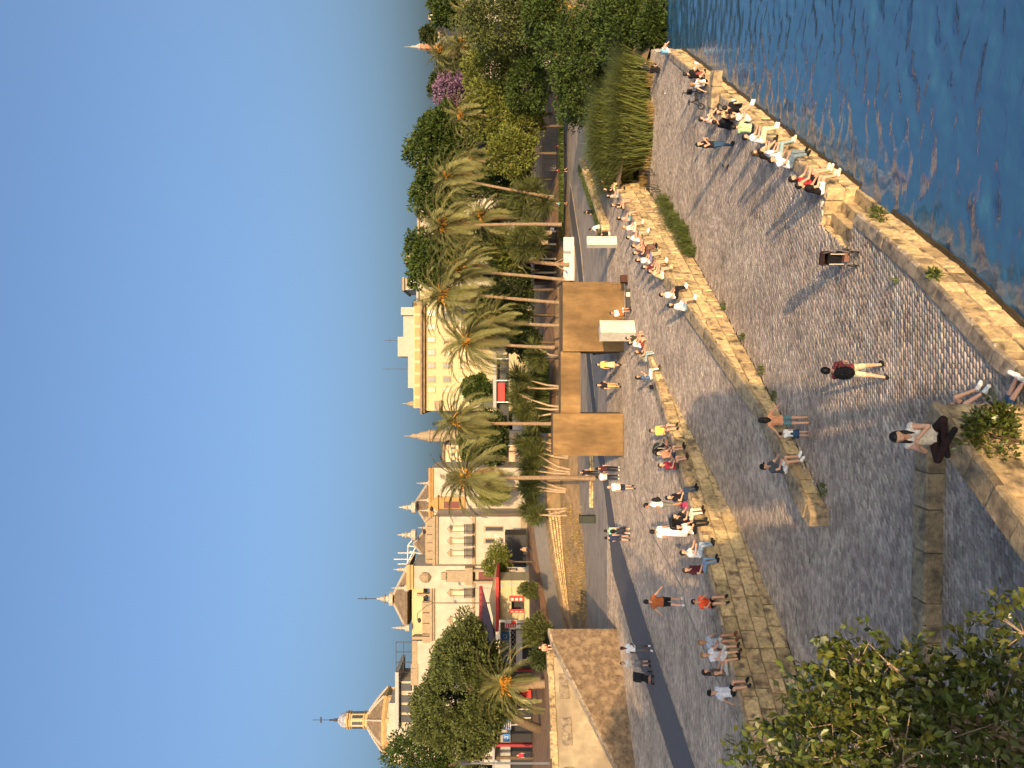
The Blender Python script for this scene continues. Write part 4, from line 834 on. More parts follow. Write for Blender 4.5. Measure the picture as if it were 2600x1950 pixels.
lan = part(ch, 'lantern', M_cream, lambda m: m.lathe([(20 * mpp, zz(936)), (20 * mpp, zz(890))], (cc_.x, 150, 0), 8, R(22.5)))
for x in (934, 926, 890, 884): part(lan, 'moulding', M_ochre, lambda m: m.lathe([(22.5 * mpp, zz(x + 2.5)), (22.5 * mpp, zz(x - 1.5))], (cc_.x, 150, 0), 8, R(22.5)))
for k in range(8):
    a = R(45 * k); o = (cc_.x + 18.6 * mpp * math.cos(a), 150 + 18.6 * mpp * math.sin(a)); part(lan, 'opening', M_glass, lambda m: m.box((o[0], o[1], zz(910)), (.3, .55, zz(897) - zz(923)), a))
part(ch, 'cupola', mat('blue_tile', (.20, .20, .24), .5, .3, 6, col2=(.5, .5, .5)), lambda m: m.lathe([(20.5 * mpp, zz(884)), (19.5 * mpp, zz(876)), (15 * mpp, zz(866)), (8 * mpp, zz(860)), (4 * mpp, zz(858))], (cc_.x, 150, 0), 12), True)
part(ch, 'cross', M_iron, lambda m: (m.lathe([(4 * mpp, zz(858)), (3.5 * mpp, zz(848)), (1.2 * mpp, zz(846)), (2.6 * mpp, zz(840)), (.8 * mpp, zz(834)), (.7 * mpp, zz(794))], (cc_.x, 150, 0), 8), m.box((cc_.x, 150, zz(815)), (14 * mpp, .16, .25))))
# --- cream apartment block
ap = btag('apartment_block', 'cream apartment block with heavy cornice and square windows', 'building', D(1340, 900, 150))
part(ap, 'wall', M_cream, lambda m: m.pbox(1078, 1350, 775, 1043, 150, 14)); part(ap, 'cornice', M_tile, lambda m: (m.pbox(1067, 1072, 760, 1052, 148.4, 16), m.pbox(1071, 1079, 766, 1048, 149, 15)))
part(ap, 'parapet', M_cream, lambda m: m.pbox(1050, 1068, 765, 1036, 150.2, 13)); part(ap, 'penthouse', mat('roof_render', (.36, .33, .27), .9, .12, 1.5), lambda m: (m.pbox(1018, 1051, 780, 800, 153, 6), m.pbox(1010, 1050, 855, 905, 153, 6), m.pbox(1024, 1050, 800, 856, 154, 6), m.pbox(1036, 1051, 905, 985, 153, 6)))
part(ap, 'parapet_panel', M_ochre, lambda m: [m.pbox(1053, 1065, y, y + 22, 150.05, .2) for y in range(772, 1030, 30)])
part(ap, 'antenna', M_iron, lambda m: (m.tube([D(1020, 864, 154), D(976, 864, 154)], .07, 4), m.tube([D(990, 872, 154), D(990, 857, 154)], .05, 4), m.tube([D(1040, 937, 154), D(972, 937, 154)], .07, 4)))
for x in (1095, 1135, 1175, 1214):
    for y in (795, 830, 862, 895, 928, 963, 990):
        w_ = part(ap, 'window', M_ochre, lambda m: m.pbox(x - 11, x + 11, y - 8.5, y + 8.5, 149.9, .2)); part(w_, 'pane', M_shut if random.random() < .7 else M_glass, lambda m: m.pbox(x - 9, x + 9, y - 6.5, y + 6.5, 149.8, .14))
part(ap, 'balcony', M_tan, lambda m: (m.pbox(1103, 1118, 1018, 1043, 149, 1.0), m.pbox(1118, 1120, 1016, 1044, 148.8, 1.3)))
# --- roofs and towers further off
def house(label, xt, xb, yl, yr, d, m=M_offw, roof=None, rows=()):
    h = btag('house', label, 'building', D(1330, (yl + yr) / 2, d)); part(h, 'wall', m, lambda q: q.pbox(xt, xb, yl, yr, d, 12))
    part(h, 'roof', roof or M_tileo, lambda q: q.pbox(xt - 5, xt + .5, yl - 2, yr + 2, d - .8, 13.5))
    for x in rows:
        y = yl + 8
        while y < yr - 6: part(h, 'window', M_glass, lambda q: q.pbox(x - 5, x + 5, y - 3, y + 3, d - .12, .2)); y += 16
    return h
house('pale pink house with tiled roof between the two left palms', 1128, 1340, 1130, 1222, 170, mat('stucco_pink', (.62, .42, .28), .85, .1, 1), M_tile, (1150, 1180))
house('long low white roofline showing above the fig trees', 1064, 1340, 400, 610, 210, M_offw, M_tan); house('roof box with a terrace above the palms', 1034, 1340, 640, 670, 200, M_offw, M_tan, (1050,)); house('taller roof box left beside it above the palms', 1026, 1340, 706, 736, 200, M_offw, M_tan, (1042,))
house('flat grey roofed wing right beside the cream block', 1062, 1340, 736, 776, 165, M_cream, M_grey)
house('white distant houses left under the two tall white chimneys', 1116, 1340, 0, 55, 260, M_offw, M_tan, (1128, 1140)); house('white distant house with red striped awnings', 1116, 1340, 60, 95, 270, M_offw, M_tan, (1126,)); house('far white roofs beside the brick tower', 1128, 1340, 95, 200, 280, M_offw, M_tan)
for y, x0, l in ((13, 1098, 'left'), (43, 1090, 'right')):
    c_ = btag('chimney_block', ['tall white roof block at the very right of the skyline', 'tallest white roof block right of the brick tower'][y == 43], 'building', D(1340, y, 262)); part(c_, 'wall', M_white, lambda m: m.pbox(x0, 1340, y - 6, y + 6, 262, 4)); part(c_, 'cap', M_tan, lambda m: m.pbox(x0 - 2, x0, y - 7, y + 7, 261.7, 4.6))
tw = btag('brick_tower', 'slender brick tower with slate cap and spire on the skyline', 'tower', D(1340, 119, 300)); tc_ = D(1080, 119, 300); zt = lambda x: D(x, 119, 300).z; mp3 = 300 / F
M_brick = mat('tower_brick', (.38, .17, .09), .9, .2, 1)
part(tw, 'shaft', M_brick, lambda m: m.lathe([(9 * mp3, zt(1340)), (9 * mp3, zt(1080))], (tc_.x, 300, 0), 8)); part(tw, 'cornice', M_tan, lambda m: m.lathe([(11 * mp3, zt(1082)), (11 * mp3, zt(1074))], (tc_.x, 300, 0), 8))
part(tw, 'belfry', M_brick, lambda m: m.lathe([(8 * mp3, zt(1075)), (8 * mp3, zt(1068))], (tc_.x, 300, 0), 8)); part(tw, 'spire', M_grey, lambda m: m.lathe([(9.5 * mp3, zt(1068)), (6 * mp3, zt(1060)), (3 * mp3, zt(1053)), (3.5 * mp3, zt(1046)), (1 * mp3, zt(1042)), (.25 * mp3, zt(1025))], (tc_.x, 300, 0), 8))
sp_ = btag('church_spire', 'distant carved belfry tip above the left palms', 'tower', D(1330, 1107, 260)); tc2 = D(1090, 1107, 260); z4 = lambda x: D(x, 1107, 260).z; m4 = 260 / F
part(sp_, 'belfry', M_tan, lambda m: m.lathe([(16 * m4, z4(1340)), (16 * m4, z4(1094)), (18 * m4, z4(1092)), (13 * m4, z4(1085)), (11 * m4, z4(1072)), (9 * m4, z4(1064)), (6 * m4, z4(1060)), (6 * m4, z4(1048)), (2 * m4, z4(1042)), (.6 * m4, z4(1025))], (tc2.x, 260, 0), 10))
sq_ = btag('church_spire', 'small distant dome with cross behind the cream block', 'tower', D(1330, 1025, 262)); t3 = D(1050, 1025, 262); z5 = lambda x: D(x, 1025, 262).z
part(sq_, 'dome', M_tan, lambda m: m.lathe([(8 * m4, z5(1340)), (8 * m4, z5(1046)), (6 * m4, z5(1040)), (2 * m4, z5(1032)), (.5 * m4, z5(1018))], (t3.x, 262, 0), 10))
# --- ochre concrete monument: plain stand-in of piers and lintel
mo = thing('concrete_monument', 'ochre concrete monument of a broad block, long lintel and narrow pier', 'monument', P(1586, 860, ZP))
M_c = M_corten
part(mo, 'broad_block', M_c, lambda m: m.pbox(1429, 1588, 716, 892, 54.2, 4.0)); part(mo, 'lintel', M_c, lambda m: m.pbox(1424, 1474, 892.5, 1049.5, 54.6, 2.6))
part(mo, 'pier', M_c, lambda m: m.pbox(1404, 1582, 1050, 1157, 54.3, 2.6))
# --- white slabs
def slab(label, x0, x1, y, yaw_, wd, dp, z=ZP):
    b = P(x1, y, z); h = (x1 - x0) / F * b.y; t = thing('white_slab', label, 'pillar', b, yaw_, 'white slabs on the promenade'); mb = MB(); mb.box((0, 0, h / 2), (wd, dp, h)); mb.build('shaft', M_white, t, world=False); mb = MB(); mb.box((0, 0, h + .03), (wd + .03, dp + .03, .07)); mb.build('cap', M_white, t, world=False)
slab('upright white slab standing free right of the monument', 1492, 1565, 615, R(25), .75, .45); slab('upright white slab leaning close to the front of the monument', 1525, 1610, 840, R(35), 1.0, .9)
bw = thing('white_barrier', 'low white wall with blue scribbles across the far promenade', 'wall', P(1454, 655, ZP)); part(bw, 'wall', M_white, lambda m: m.pbox(1431, 1458, 602, 712, 98, .4)); part(bw, 'scribble', M_blue, lambda m: [m.pbox(1436 + k % 2 * 3, 1438 + k % 2 * 3, 683 + k * 3, 690 + k * 3, 97.95, .04) for k in range(4)])
# white gates, fences and shaded cafe fronts under the trees
wf = thing('slatted_fence', 'grey slatted fence under the bright trees at the promenade end', 'fence', D(1420, 380, 118)); [part(wf, 'slat', M_grey, lambda m: m.pbox(1376, 1412, y, y + 2.2, 118, .1)) for y in range(335, 435, 4)]
wh = thing('white_hut', 'white hut glimpsed under the trees right of the bougainvillea', 'hut', D(1400, 140, 120)); part(wh, 'wall', M_white, lambda m: m.pbox(1345, 1400, 90, 175, 121, 4)); part(wh, 'roof', M_tan, lambda m: m.pbox(1340, 1346, 86, 179, 120, 6)); [part(wh, 'post', M_bark2, lambda m: m.pbox(1340, 1408, y, y + 4, 119, .3)) for y in (95, 122, 146, 168)]
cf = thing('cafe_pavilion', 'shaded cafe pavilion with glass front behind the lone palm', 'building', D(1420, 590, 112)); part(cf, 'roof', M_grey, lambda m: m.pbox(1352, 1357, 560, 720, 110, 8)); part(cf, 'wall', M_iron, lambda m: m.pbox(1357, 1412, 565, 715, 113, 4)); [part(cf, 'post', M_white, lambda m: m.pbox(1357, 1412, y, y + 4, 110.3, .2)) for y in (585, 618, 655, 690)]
bs = thing('bus_stop', 'long flat roofed bus stop with red panels beyond the thicket', 'shelter', D(1300, 1000, 130)); part(bs, 'roof', M_grey, lambda m: m.pbox(1252, 1260, 900, 1290, 128, 4)); part(bs, 'red_panel', M_red, lambda m: m.pbox(1264, 1282, 972, 1022, 129, .5)); part(bs, 'back_panel', M_glass, lambda m: m.pbox(1262, 1292, 900, 1290, 131, .3)); [part(bs, 'post', M_metal, lambda m: m.pbox(1258, 1300, y, y + 2, 128.2, .15)) for y in range(910, 1290, 55)]
rl = thing('railing', 'thin metal terrace railing among the trees', 'railing', D(1290, 400, 120)); part(rl, 'rail', M_metal, lambda m: (m.pbox(1262, 1265, 360, 480, 116, .1), m.pbox(1280, 1282, 360, 480, 116, .1))); [part(rl, 'post', M_metal, lambda m: m.pbox(1262, 1296, y, y + 2, 116, .1)) for y in range(362, 480, 20)]
# --- kiosk, boards, pergola
DK = 90.0
ki = btag('kiosk', 'cream kiosk with an ochre hipped roof, red fascia and red drink boards', 'kiosk', D(1341, 1524, DK))
part(ki, 'wall', M_cream, lambda m: (m.pbox(1264, 1300, 1474, 1574, DK, 4), m.pbox(1331, 1344, 1474, 1574, DK, 4), m.pbox(1299, 1332, 1474, 1515, DK, 4), m.pbox(1299, 1332, 1556, 1574, DK, 4)))
part(ki, 'interior', M_black, lambda m: m.pbox(1299, 1332, 1514, 1557, DK + 1.2, .2)); part(ki, 'serving_hatch', M_iron, lambda m: (m.pbox(1298, 1300, 1524, 1548, DK - .05, .3), m.pbox(1322, 1330, 1525, 1547, DK - .2, .3)))
part(ki, 'fascia', M_red, lambda m: m.pbox(1259, 1266, 1466, 1604, DK - 1.2, 7))
def kroof(m):
    a, b = D(1259, 1604, DK - 1.2), D(1259, 1466, DK - 1.2); c, e_ = b + Vector((0, 7, 0)), a + Vector((0, 7, 0)); t1 = D(1240, 1535, DK); t1.y = DK + 2; m.add([a, b, c, e_, t1], [(0, 1, 4), (1, 2, 4), (2, 3, 4), (3, 0, 4)])
part(ki, 'roof', M_tileo, kroof)
for y0, y1 in ((1513.5, 1527), (1547, 1556)):
    bd = part(ki, 'drink_board', M_red, lambda m: m.pbox(1293, 1331, y0, y1, DK - .25, .15)); part(bd, 'lettering', M_white, lambda m: [m.pbox(1297 + 11 * k, 1304 + 11 * k, y0 + 5, y1 - 2, DK - .29, .03) for k in range(3)])
part(ki, 'vent', M_grey, lambda m: (m.pbox(1268, 1280, 1482, 1491, DK - .1, .2), m.pbox(1290, 1314, 1481, 1485, DK - .08, .15)))
mb_ = btag('menu_board', 'red and white menu board beside the kiosk', 'sign', D(1340, 1585, DK - 1)); part(mb_, 'panel', M_white, lambda m: m.pbox(1282, 1312, 1574.5, 1595, DK - 1, .15)); part(mb_, 'price_list', M_red, lambda m: (m.pbox(1284, 1310, 1583.5, 1593.5, DK - 1.05, .06), m.pbox(1298, 1310, 1576, 1583, DK - 1.05, .06))); part(mb_, 'text_line', M_white, lambda m: [m.pbox(1287 + k * 6, 1289 + k * 6, 1585, 1592, DK - 1.08, .03) for k in range(4)]); part(mb_, 'post', M_iron, lambda m: m.pbox(1311, 1342, 1583, 1586, DK - .9, .1))
pg = btag('red_pergola', 'dark red steel pergola sloping beside the kiosk', 'pergola', D(1345, 1640, 94)); part(pg, 'roof', mat('pergola_roof', (.10, .06, .06), .8, .2, 2), lambda m: m.add([D(1222, 1485, 97), D(1218, 1690, 97), D(1258, 1690, 89), D(1252, 1600, 89)], [(0, 1, 2, 3)]))
part(pg, 'beam', M_dred, lambda m: (m.tube([D(1219, 1488, 97), D(1217, 1720, 97)], .16, 4), m.tube([D(1224, 1488, 96.5), D(1222, 1720, 96.5)], .1, 4), m.tube([D(1222, 1490, 97), D(1254, 1608, 90)], .12, 4)))
for k in range(14): part(pg, 'strut', M_dred, lambda m: m.tube([D(1219, 1494 + k * 16, 97), D(1226, 1494 + k * 16, 95.5)], .08, 4))
for y in (1700, 1890): part(pg, 'post', M_dred, lambda m: m.pbox(1222, 1352, y, y + 6, 90, .5))
gk = btag('grey_stall', 'grey slatted stall with square blue signs left of the kiosk', 'stall', D(1345, 1640, 92)); part(gk, 'front', M_grey, lambda m: m.pbox(1270, 1294, 1600, 1690, 92, 3)); part(gk, 'lattice', M_metal, lambda m: [m.tube([D(1296, 1600 + k * 12, 92), D(1308, 1612 + k * 12, 92)], .05, 4) for k in range(8)] + [m.tube([D(1308, 1600 + k * 12, 92), D(1296, 1612 + k * 12, 92)], .05, 4) for k in range(8)]); part(gk, 'counter', M_white, lambda m: m.pbox(1310, 1326, 1600, 1690, 91.5, .6)); part(gk, 'roof', M_metal, lambda m: m.pbox(1250, 1256, 1595, 1960, 91, 6))
part(gk, 'back', M_black, lambda m: m.pbox(1296, 1350, 1600, 1960, 95, .4)); part(gk, 'upper_panel', M_grey, lambda m: m.pbox(1256, 1296, 1700, 1960, 94.4, .3))
for y, x in ((1615, 1283), (1668, 1286), (1806, 1287), (1874, 1286)):
    s_ = part(gk, 'sign', M_blue, lambda m: m.pbox(x - 9, x + 9, y - 10, y + 10, 91.8, .1)); part(s_, 'mark', M_white, lambda m: (m.pbox(x - 5, x + 4, y + 4, y + 5.5, 91.76, .03), m.pbox(x + 2.5, x + 4, y - 1, y + 5, 91.76, .03), m.pbox(x - 5, x - 3.5, y - 6, y + 1, 91.76, .03), m.pbox(x - 5, x + 4, y - 4, y - 2.6, 91.76, .03)))
# vehicles and crates under the pergola: red delivery crate, parked bike stall
rc = btag('red_crate', 'bright red slanted drinks cooler under the stout palm', 'cooler', D(1350, 1765, 82)); part(rc, 'box', M_red, lambda m: m.add([D(1310, 1750, 82), D(1348, 1752, 82), D(1349, 1773, 82), D(1334, 1772, 82), D(1310, 1750, 83.2), D(1348, 1752, 83.2), D(1349, 1773, 83.2), D(1334, 1772, 83.2)], [(0, 3, 2, 1), (4, 5, 6, 7), (0, 1, 5, 4), (1, 2, 6, 5), (2, 3, 7, 6), (3, 0, 4, 7)])); part(rc, 'lid', M_dred, lambda m: m.tube([D(1310, 1750, 81.9), D(1333, 1772, 81.9)], .1, 5))
tb = btag('white_table', 'white cafe table and shelf under the stout palm', 'table', D(1350, 1810, 84)); part(tb, 'tabletop', M_white, lambda m: m.pbox(1308, 1311, 1775, 1840, 84, 1.2)); [part(tb, 'leg', M_white, lambda m: m.pbox(1311, 1348, y, y + 2, 84.2, .1)) for y in (1778, 1800, 1822, 1838)]
dk = btag('dark_awning', 'dark awning front with a barred rail beneath the orange tree', 'awning', D(1340, 1395, 108)); part(dk, 'canopy', M_black, lambda m: m.pbox(1282, 1336, 1358, 1440, 108, 4)); part(dk, 'rail', M_white, lambda m: [m.pbox(1260, 1272, y, y + 1.2, 107.5, .1) for y in range(1362, 1382, 3)] + [m.pbox(1256, 1260, 1356, 1384, 107.5, .2)])
# lamps
def lamp(label, x0, x1, y, d, arms=True):
    t = thing('street_lamp', label, 'lamp post', D(x1, y, d)); part(t, 'post', M_bark2 if arms else M_metal, lambda m: m.tube([D(x1, y, d), D(x0, y, d)], [.1, .07], 6))
    if arms:
        for s in (-1, 1):
            q = [D(x0, y, d), D(x0 - 18, y + s * 6, d), D(x0 - 42, y + s * 26, d), D(x0 - 42, y + s * 44, d)] if s > 0 else [D(x0, y, d), D(x0 - 12, y - 6, d), D(x0 - 24, y - 14, d)]
            part(t, 'arm', M_bark2, lambda m: m.tube(q, .05, 5)); part(t, 'lamp_head', M_iron, lambda m: m.ell(tuple(q[-1] - Vector((0, 0, .25))), (.35, .35, .22), 8, 5))
    else: part(t, 'lantern', M_glass, lambda m: m.lathe([(.12, 0), (.25, .5), (.28, .55), (.05, .85)], tuple(D(x0, y, d)), 6))
    return t
lamp('double armed lamp post before the bullring pavilion', 1102, 1340, 1531, 100); lamp('tall hooked lamp post at the right end of the bullring', 1115, 1345, 1306, 104); lamp('thin grey lantern post on the upper terrace at far left', 1195, 1400, 1938, 62, False)
# street sign
sg = btag('notice_board', 'dark blue notice board behind the left terrace', 'sign', D(1340, 1830, 86)); part(sg, 'panel', M_blue, lambda m: m.pbox(1277, 1298, 1828, 1853, 86, .1)); part(sg, 'text_line', M_white, lambda m: [m.pbox(1280 + 5 * k, 1282 + 5 * k, 1831, 1850, 85.94, .04) for k in range(4)]); part(sg, 'post', M_metal, lambda m: m.pbox(1298, 1350, 1839, 1842, 86, .1))
cb = thing('utility_cabinet', 'dark green upright utility cabinet on the promenade edge', 'cabinet', P(1512, 1320, ZP)); q = P(1512, 1320, ZP); part(cb, 'body', mat('cabinet_green', (.015, .02, .014), .6, .1, 4), lambda m: m.pbox(1475, 1512, 1310, 1329, q.y, .6)); part(cb, 'door', mat('cabinet_door', (.022, .028, .02), .6, .1, 4), lambda m: m.pbox(1480, 1508, 1312, 1327, q.y - .03, .05)); part(cb, 'top', M_iron, lambda m: m.pbox(1472, 1475.5, 1309, 1330, q.y - .05, .75))
bd_ = thing('bird', 'dark swallow gliding in the open sky', 'bird', D(1035, 415, 60)); part(bd_, 'body', M_black, lambda m: m.ell(tuple(D(1035, 415, 60)), (.05, .16, .05), 7, 5)); [part(bd_, 'wing', M_black, lambda m: m.add([D(1034, 415, 60), D(1036, 415 + s * 1, 60.1), D(1032 if s > 0 else 1040, 415 + s * 5, 60.2), D(1029 if s > 0 else 1043, 415 + s * 9, 60.3)], [(0, 1, 2), (0, 2, 3), (2, 1, 0), (3, 2, 0)])) for s in (-1, 1)]
# ================================================================== PEOPLE
def surface_nets(f, org, h):
    nx, ny, nz = f.shape; s = f < 0
    c = np.zeros((nx - 1, ny - 1, nz - 1), int)
    for i in (0, 1):
        for j in (0, 1):
            for k in (0, 1): c += s[i:nx - 1 + i, j:ny - 1 + j, k:nz - 1 + k]
    act = (c > 0) & (c < 8); ids = -np.ones(act.shape, int); I = np.argwhere(act); ids[act] = np.arange(len(I))
    acc = np.zeros((len(I), 3)); cnt = np.zeros(len(I)); cor = [(i, j, k) for i in (0, 1) for j in (0, 1) for k in (0, 1)]
    for a in range(8):
        for b in range(a + 1, 8):
            d = np.array(cor[b]) - np.array(cor[a])
            if np.abs(d).sum() != 1: continue
            pa = I + cor[a]; pb = I + cor[b]; fa = f[pa[:, 0], pa[:, 1], pa[:, 2]]; fb = f[pb[:, 0], pb[:, 1], pb[:, 2]]; m = (fa < 0) != (fb < 0)
            t = np.where(m, fa / (fa - fb + 1e-12), 0)[:, None]; acc += np.where(m[:, None], pa + t * (pb - pa), 0); cnt += m
    V = org + acc / cnt[:, None] * h; Qs = []
    for ax in range(3):
        sl0 = [slice(None)] * 3; sl1 = [slice(None)] * 3; sl0[ax] = slice(0, -1); sl1[ax] = slice(1, None)
        ch = s[tuple(sl0)] != s[tuple(sl1)]; E = np.argwhere(ch); u, v = (ax + 1) % 3, (ax + 2) % 3
        ok = (E[:, u] > 0) & (E[:, v] > 0) & (E[:, u] < f.shape[u] - 1) & (E[:, v] < f.shape[v] - 1); E = E[ok]
        def cell(du, dv):
            q = E.copy(); q[:, u] -= du; q[:, v] -= dv; return ids[q[:, 0], q[:, 1], q[:, 2]]
        q = np.stack([cell(1, 1), cell(0, 1), cell(0, 0), cell(1, 0)], 1); fl = s[E[:, 0], E[:, 1], E[:, 2]]
        q[~fl] = q[~fl][:, ::-1]; Qs.append(q)
    Q_ = np.concatenate(Qs); return V, Q_[(Q_ >= 0).all(1)]

def joints(pose, o):
    J = {}; ln = o.get('lean', 0.); v = Vector
    if pose in ('stand', 'walk'):
        a = .16 if pose == 'walk' else .03; hz = .93
        for s, k in ((-1, 'L'), (1, 'R')):
            f = a * s; J['hip' + k] = v((s * .09, 0, hz)); J['kn' + k] = v((s * .10, f * .7 + .03, .50)); J['an' + k] = v((s * .10, f * 1.3 - (.06 if f < 0 else 0), .09 + (.05 if f < -.05 else 0))); J['to' + k] = J['an' + k] + v((s * .02, .17, -.05))
        pb = v((0, 0, hz))
    else:
        hz = .11; pb = v((0, 0, hz))
        for s, k in ((-1, 'L'), (1, 'R')):
            J['hip' + k] = v((s * .09, 0, hz)); sp = o.get('spread', .12)
            if pose == 'edge': J['kn' + k] = v((s * sp, .44, .10)); J['an' + k] = v((s * sp, .50 + .05 * s * o.get('swing', .5), -.34)); J['to' + k] = J['an' + k] + v((s * .02, .17, -.03))
            elif pose == 'floor': J['kn' + k] = v((s * sp, .36, .42 - .05 * s)); J['an' + k] = v((s * sp, .62 + .05 * s, .08)); J['to' + k] = J['an' + k] + v((s * .02, .17, -.03))
            elif pose == 'cross': J['kn' + k] = v((s * .36, .28, .17)); J['an' + k] = v((-s * .10, .36 + .05 * s, .09)); J['to' + k] = J['an' + k] + v((-s * .15, .07, -.02))
            elif pose == 'long': J['kn' + k] = v((s * sp, .43, .14 + (.10 if s > 0 else 0))); J['an' + k] = v((s * sp, .86, .07)); J['to' + k] = J['an' + k] + v((s * .04, .06, .15))
    up = v((0, math.sin(ln), math.cos(ln)))
    J['pel'] = pb; J['wai'] = pb + up * .18; J['che'] = pb + up * .38; J['nek'] = pb + up * .53 ; hd = o.get('nod', 0.); hu = v((0, math.sin(ln + hd), math.cos(ln + hd)))
    J['hdb'] = J['nek'] + hu * .07; J['hed'] = J['nek'] + hu * .195 + v((0, .02, 0)); J['hu'] = hu
    arms = o.get('arms', 'down')
    for s, k in ((-1, 'L'), (1, 'R')):
        sh = pb + up * .475 + v((s * .175, 0, 0)); J['sh' + k] = sh; m = arms if isinstance(arms, str) else arms[0 if s < 0 else 1]
        if m == 'down': J['el' + k] = sh + v((s * .06, -.04, -.27)); J['wr' + k] = J['el' + k] + v((s * .02, .09, -.24))
        elif m == 'out': J['el' + k] = sh + v((s * .20, .0, -.20)); J['wr' + k] = J['el' + k] + v((s * .17, .08, -.17))
        elif m == 'lap': J['el' + k] = sh + v((s * .07, .06, -.26)); J['wr' + k] = J['el' + k] + v((-s * .10, .22, -.06))
        elif m == 'face': J['el' + k] = sh + v((s * .05, .17, -.20)); J['wr' + k] = J['el' + k] + v((-s * .13, .12, .18))
        elif m == 'back': J['el' + k] = sh + v((s * .05, -.16, -.22)); J['wr' + k] = J['el' + k] + v((s * .04, -.10, -.24))
        elif m == 'knee': J['el' + k] = sh + v((s * .06, .16, -.20)); J['wr' + k] = J['el' + k] + v((-s * .06, .23, -.02))
        elif m == 'push': J['el' + k] = sh + v((s * .05, .06, -.26)); J['wr' + k] = J['el' + k] + v((0, .24, .04))
        elif m == 'walk': q = -s * .12; J['el' + k] = sh + v((s * .06, q - .04, -.26)); J['wr' + k] = J['el' + k] + v((0, q + .10, -.22))
        fa = (J['wr' + k] - J['el' + k]).normalized(); J['ha' + k] = J['wr' + k] + fa * .07; J['fa' + k] = fa
    return J

LBL = dict(head=0, neck=1, torso=2, pelvis=3, uarm=4, fore=5, hand=6, thigh=7, shin=8, foot=9, lowarm=10, knee=11)
def body_mesh(J, h, heavy=1.0):
    S = []                                                        # (a, b, ra, rb, label, scale-x)
    hc = J['hed']; hu = J['hu']
    S += [(hc - hu * .045, hc + hu * .04, .078, .09, 0), (hc - hu * .075 + Vector((0, .035, 0)), hc - hu * .03 + Vector((0, .03, 0)), .05, .06, 0), (hc + Vector((0, .085, -.02)), hc + Vector((0, .105, -.035)), .012, .018, 0),
          (hc + Vector((-.085, 0, -.02)), hc + Vector((-.092, -.01, .015)), .016, .02, 0), (hc + Vector((.085, 0, -.02)), hc + Vector((.092, -.01, .015)), .016, .02, 0),
          (J['nek'] - hu * .02, J['hdb'] + hu * .02, .058, .052, 1)]
    for s, k in ((-1, 'L'), (1, 'R')):
        o = Vector((s * .075, 0, 0)); o2 = Vector((s * .06, 0, 0)); o3 = Vector((s * .10, 0, -.05))
        S += [(J['pel'] + o, J['wai'] + o2, .108 * heavy, .098 * heavy, 3), (J['wai'] + o2, J['che'] + o, .098 * heavy, .11 * heavy, 2), (J['che'] + o, J['nek'] + o3 * .8, .11 * heavy, .07, 2),
              (J['nek'] + o3, J['sh' + k], .06, .06, 2), (J['sh' + k], J['el' + k], .055, .042, 4), (J['el' + k], J['wr' + k], .041, .028, 5), (J['wr' + k], J['ha' + k], .026, .034, 6),
              (J['hip' + k], J['kn' + k], .088 * heavy, .058, 7), (J['kn' + k], J['an' + k], .056, .036, 8), (J['an' + k], J['to' + k], .045, .036, 9), (J['an' + k] - Vector((0, .03, .03)), J['to' + k], .032, .036, 9)]
    A = np.array([[*s[0]] for s in S]); B = np.array([[*s[1]] for s in S]); lo = np.minimum(A, B).min(0) - .15; hi = np.maximum(A, B).max(0) + .15
    nx, ny, nz = (np.ceil((hi - lo) / h).astype(int) + 1); g = np.stack(np.meshgrid(*(lo[i] + h * np.arange(n) for i, n in enumerate((nx, ny, nz))), indexing='ij'), -1).astype(np.float32)
    f = np.full(g.shape[:3], 9., np.float32)
    def dist(p, s):
        a = np.array(s[0], np.float32); ab = np.array(s[1], np.float32) - a; L = float(ab @ ab) + 1e-9; t = np.clip(((p - a) @ ab) / L, 0, 1); return np.linalg.norm(p - a - t[..., None] * ab, axis=-1) - (s[2] + (s[3] - s[2]) * t), t
    for s in S:
        l = np.minimum(s[0], s[1]); mlo = np.maximum(((np.array([min(s[0][i], s[1][i]) for i in range(3)]) - .22 - lo) / h).astype(int), 0); mhi = np.minimum(((np.array([max(s[0][i], s[1][i]) for i in range(3)]) + .22 - lo) / h).astype(int) + 1, f.shape)
        sl = tuple(slice(a, b) for a, b in zip(mlo, mhi)); d, _ = dist(g[sl], s); k = .022; x = f[sl]; hh = np.maximum(k - np.abs(x - d), 0) / k; f[sl] = np.minimum(x, d) - hh * hh * k * .25
    V, Qd = surface_nets(f, lo, h)
    cen = V[Qd].mean(1).astype(np.float32); best = np.full(len(Qd), 9.); lab = np.zeros(len(Qd), int)
    for s in S:
        d, t = dist(cen, s); L = np.full(len(Qd), s[4]); 
        if s[4] == 4: L = np.where(t > .58, 10, 4)
        if s[4] == 7: L = np.where(t > .72, 11, 7)
        m = d < best; best[m] = d[m]; lab[m] = L[m]
    return V, Qd, lab
def sub_mesh(name, V, Qd, sel, m, off):
    e1 = V[Qd[:, 1]] - V[Qd[:, 0]]; e2 = V[Qd[:, 3]] - V[Qd[:, 0]]; fn = np.cross(e1, e2); vn = np.zeros_like(V)
    for i in range(4): np.add.at(vn, Qd[:, i], fn)
    vn = vn / (np.linalg.norm(vn, axis=1, keepdims=True) + 1e-9); q = Qd[sel]; u, inv = np.unique(q, return_inverse=True); return np_mesh(name, V[u] + vn[u] * off, inv.reshape(-1, 4), m, True)
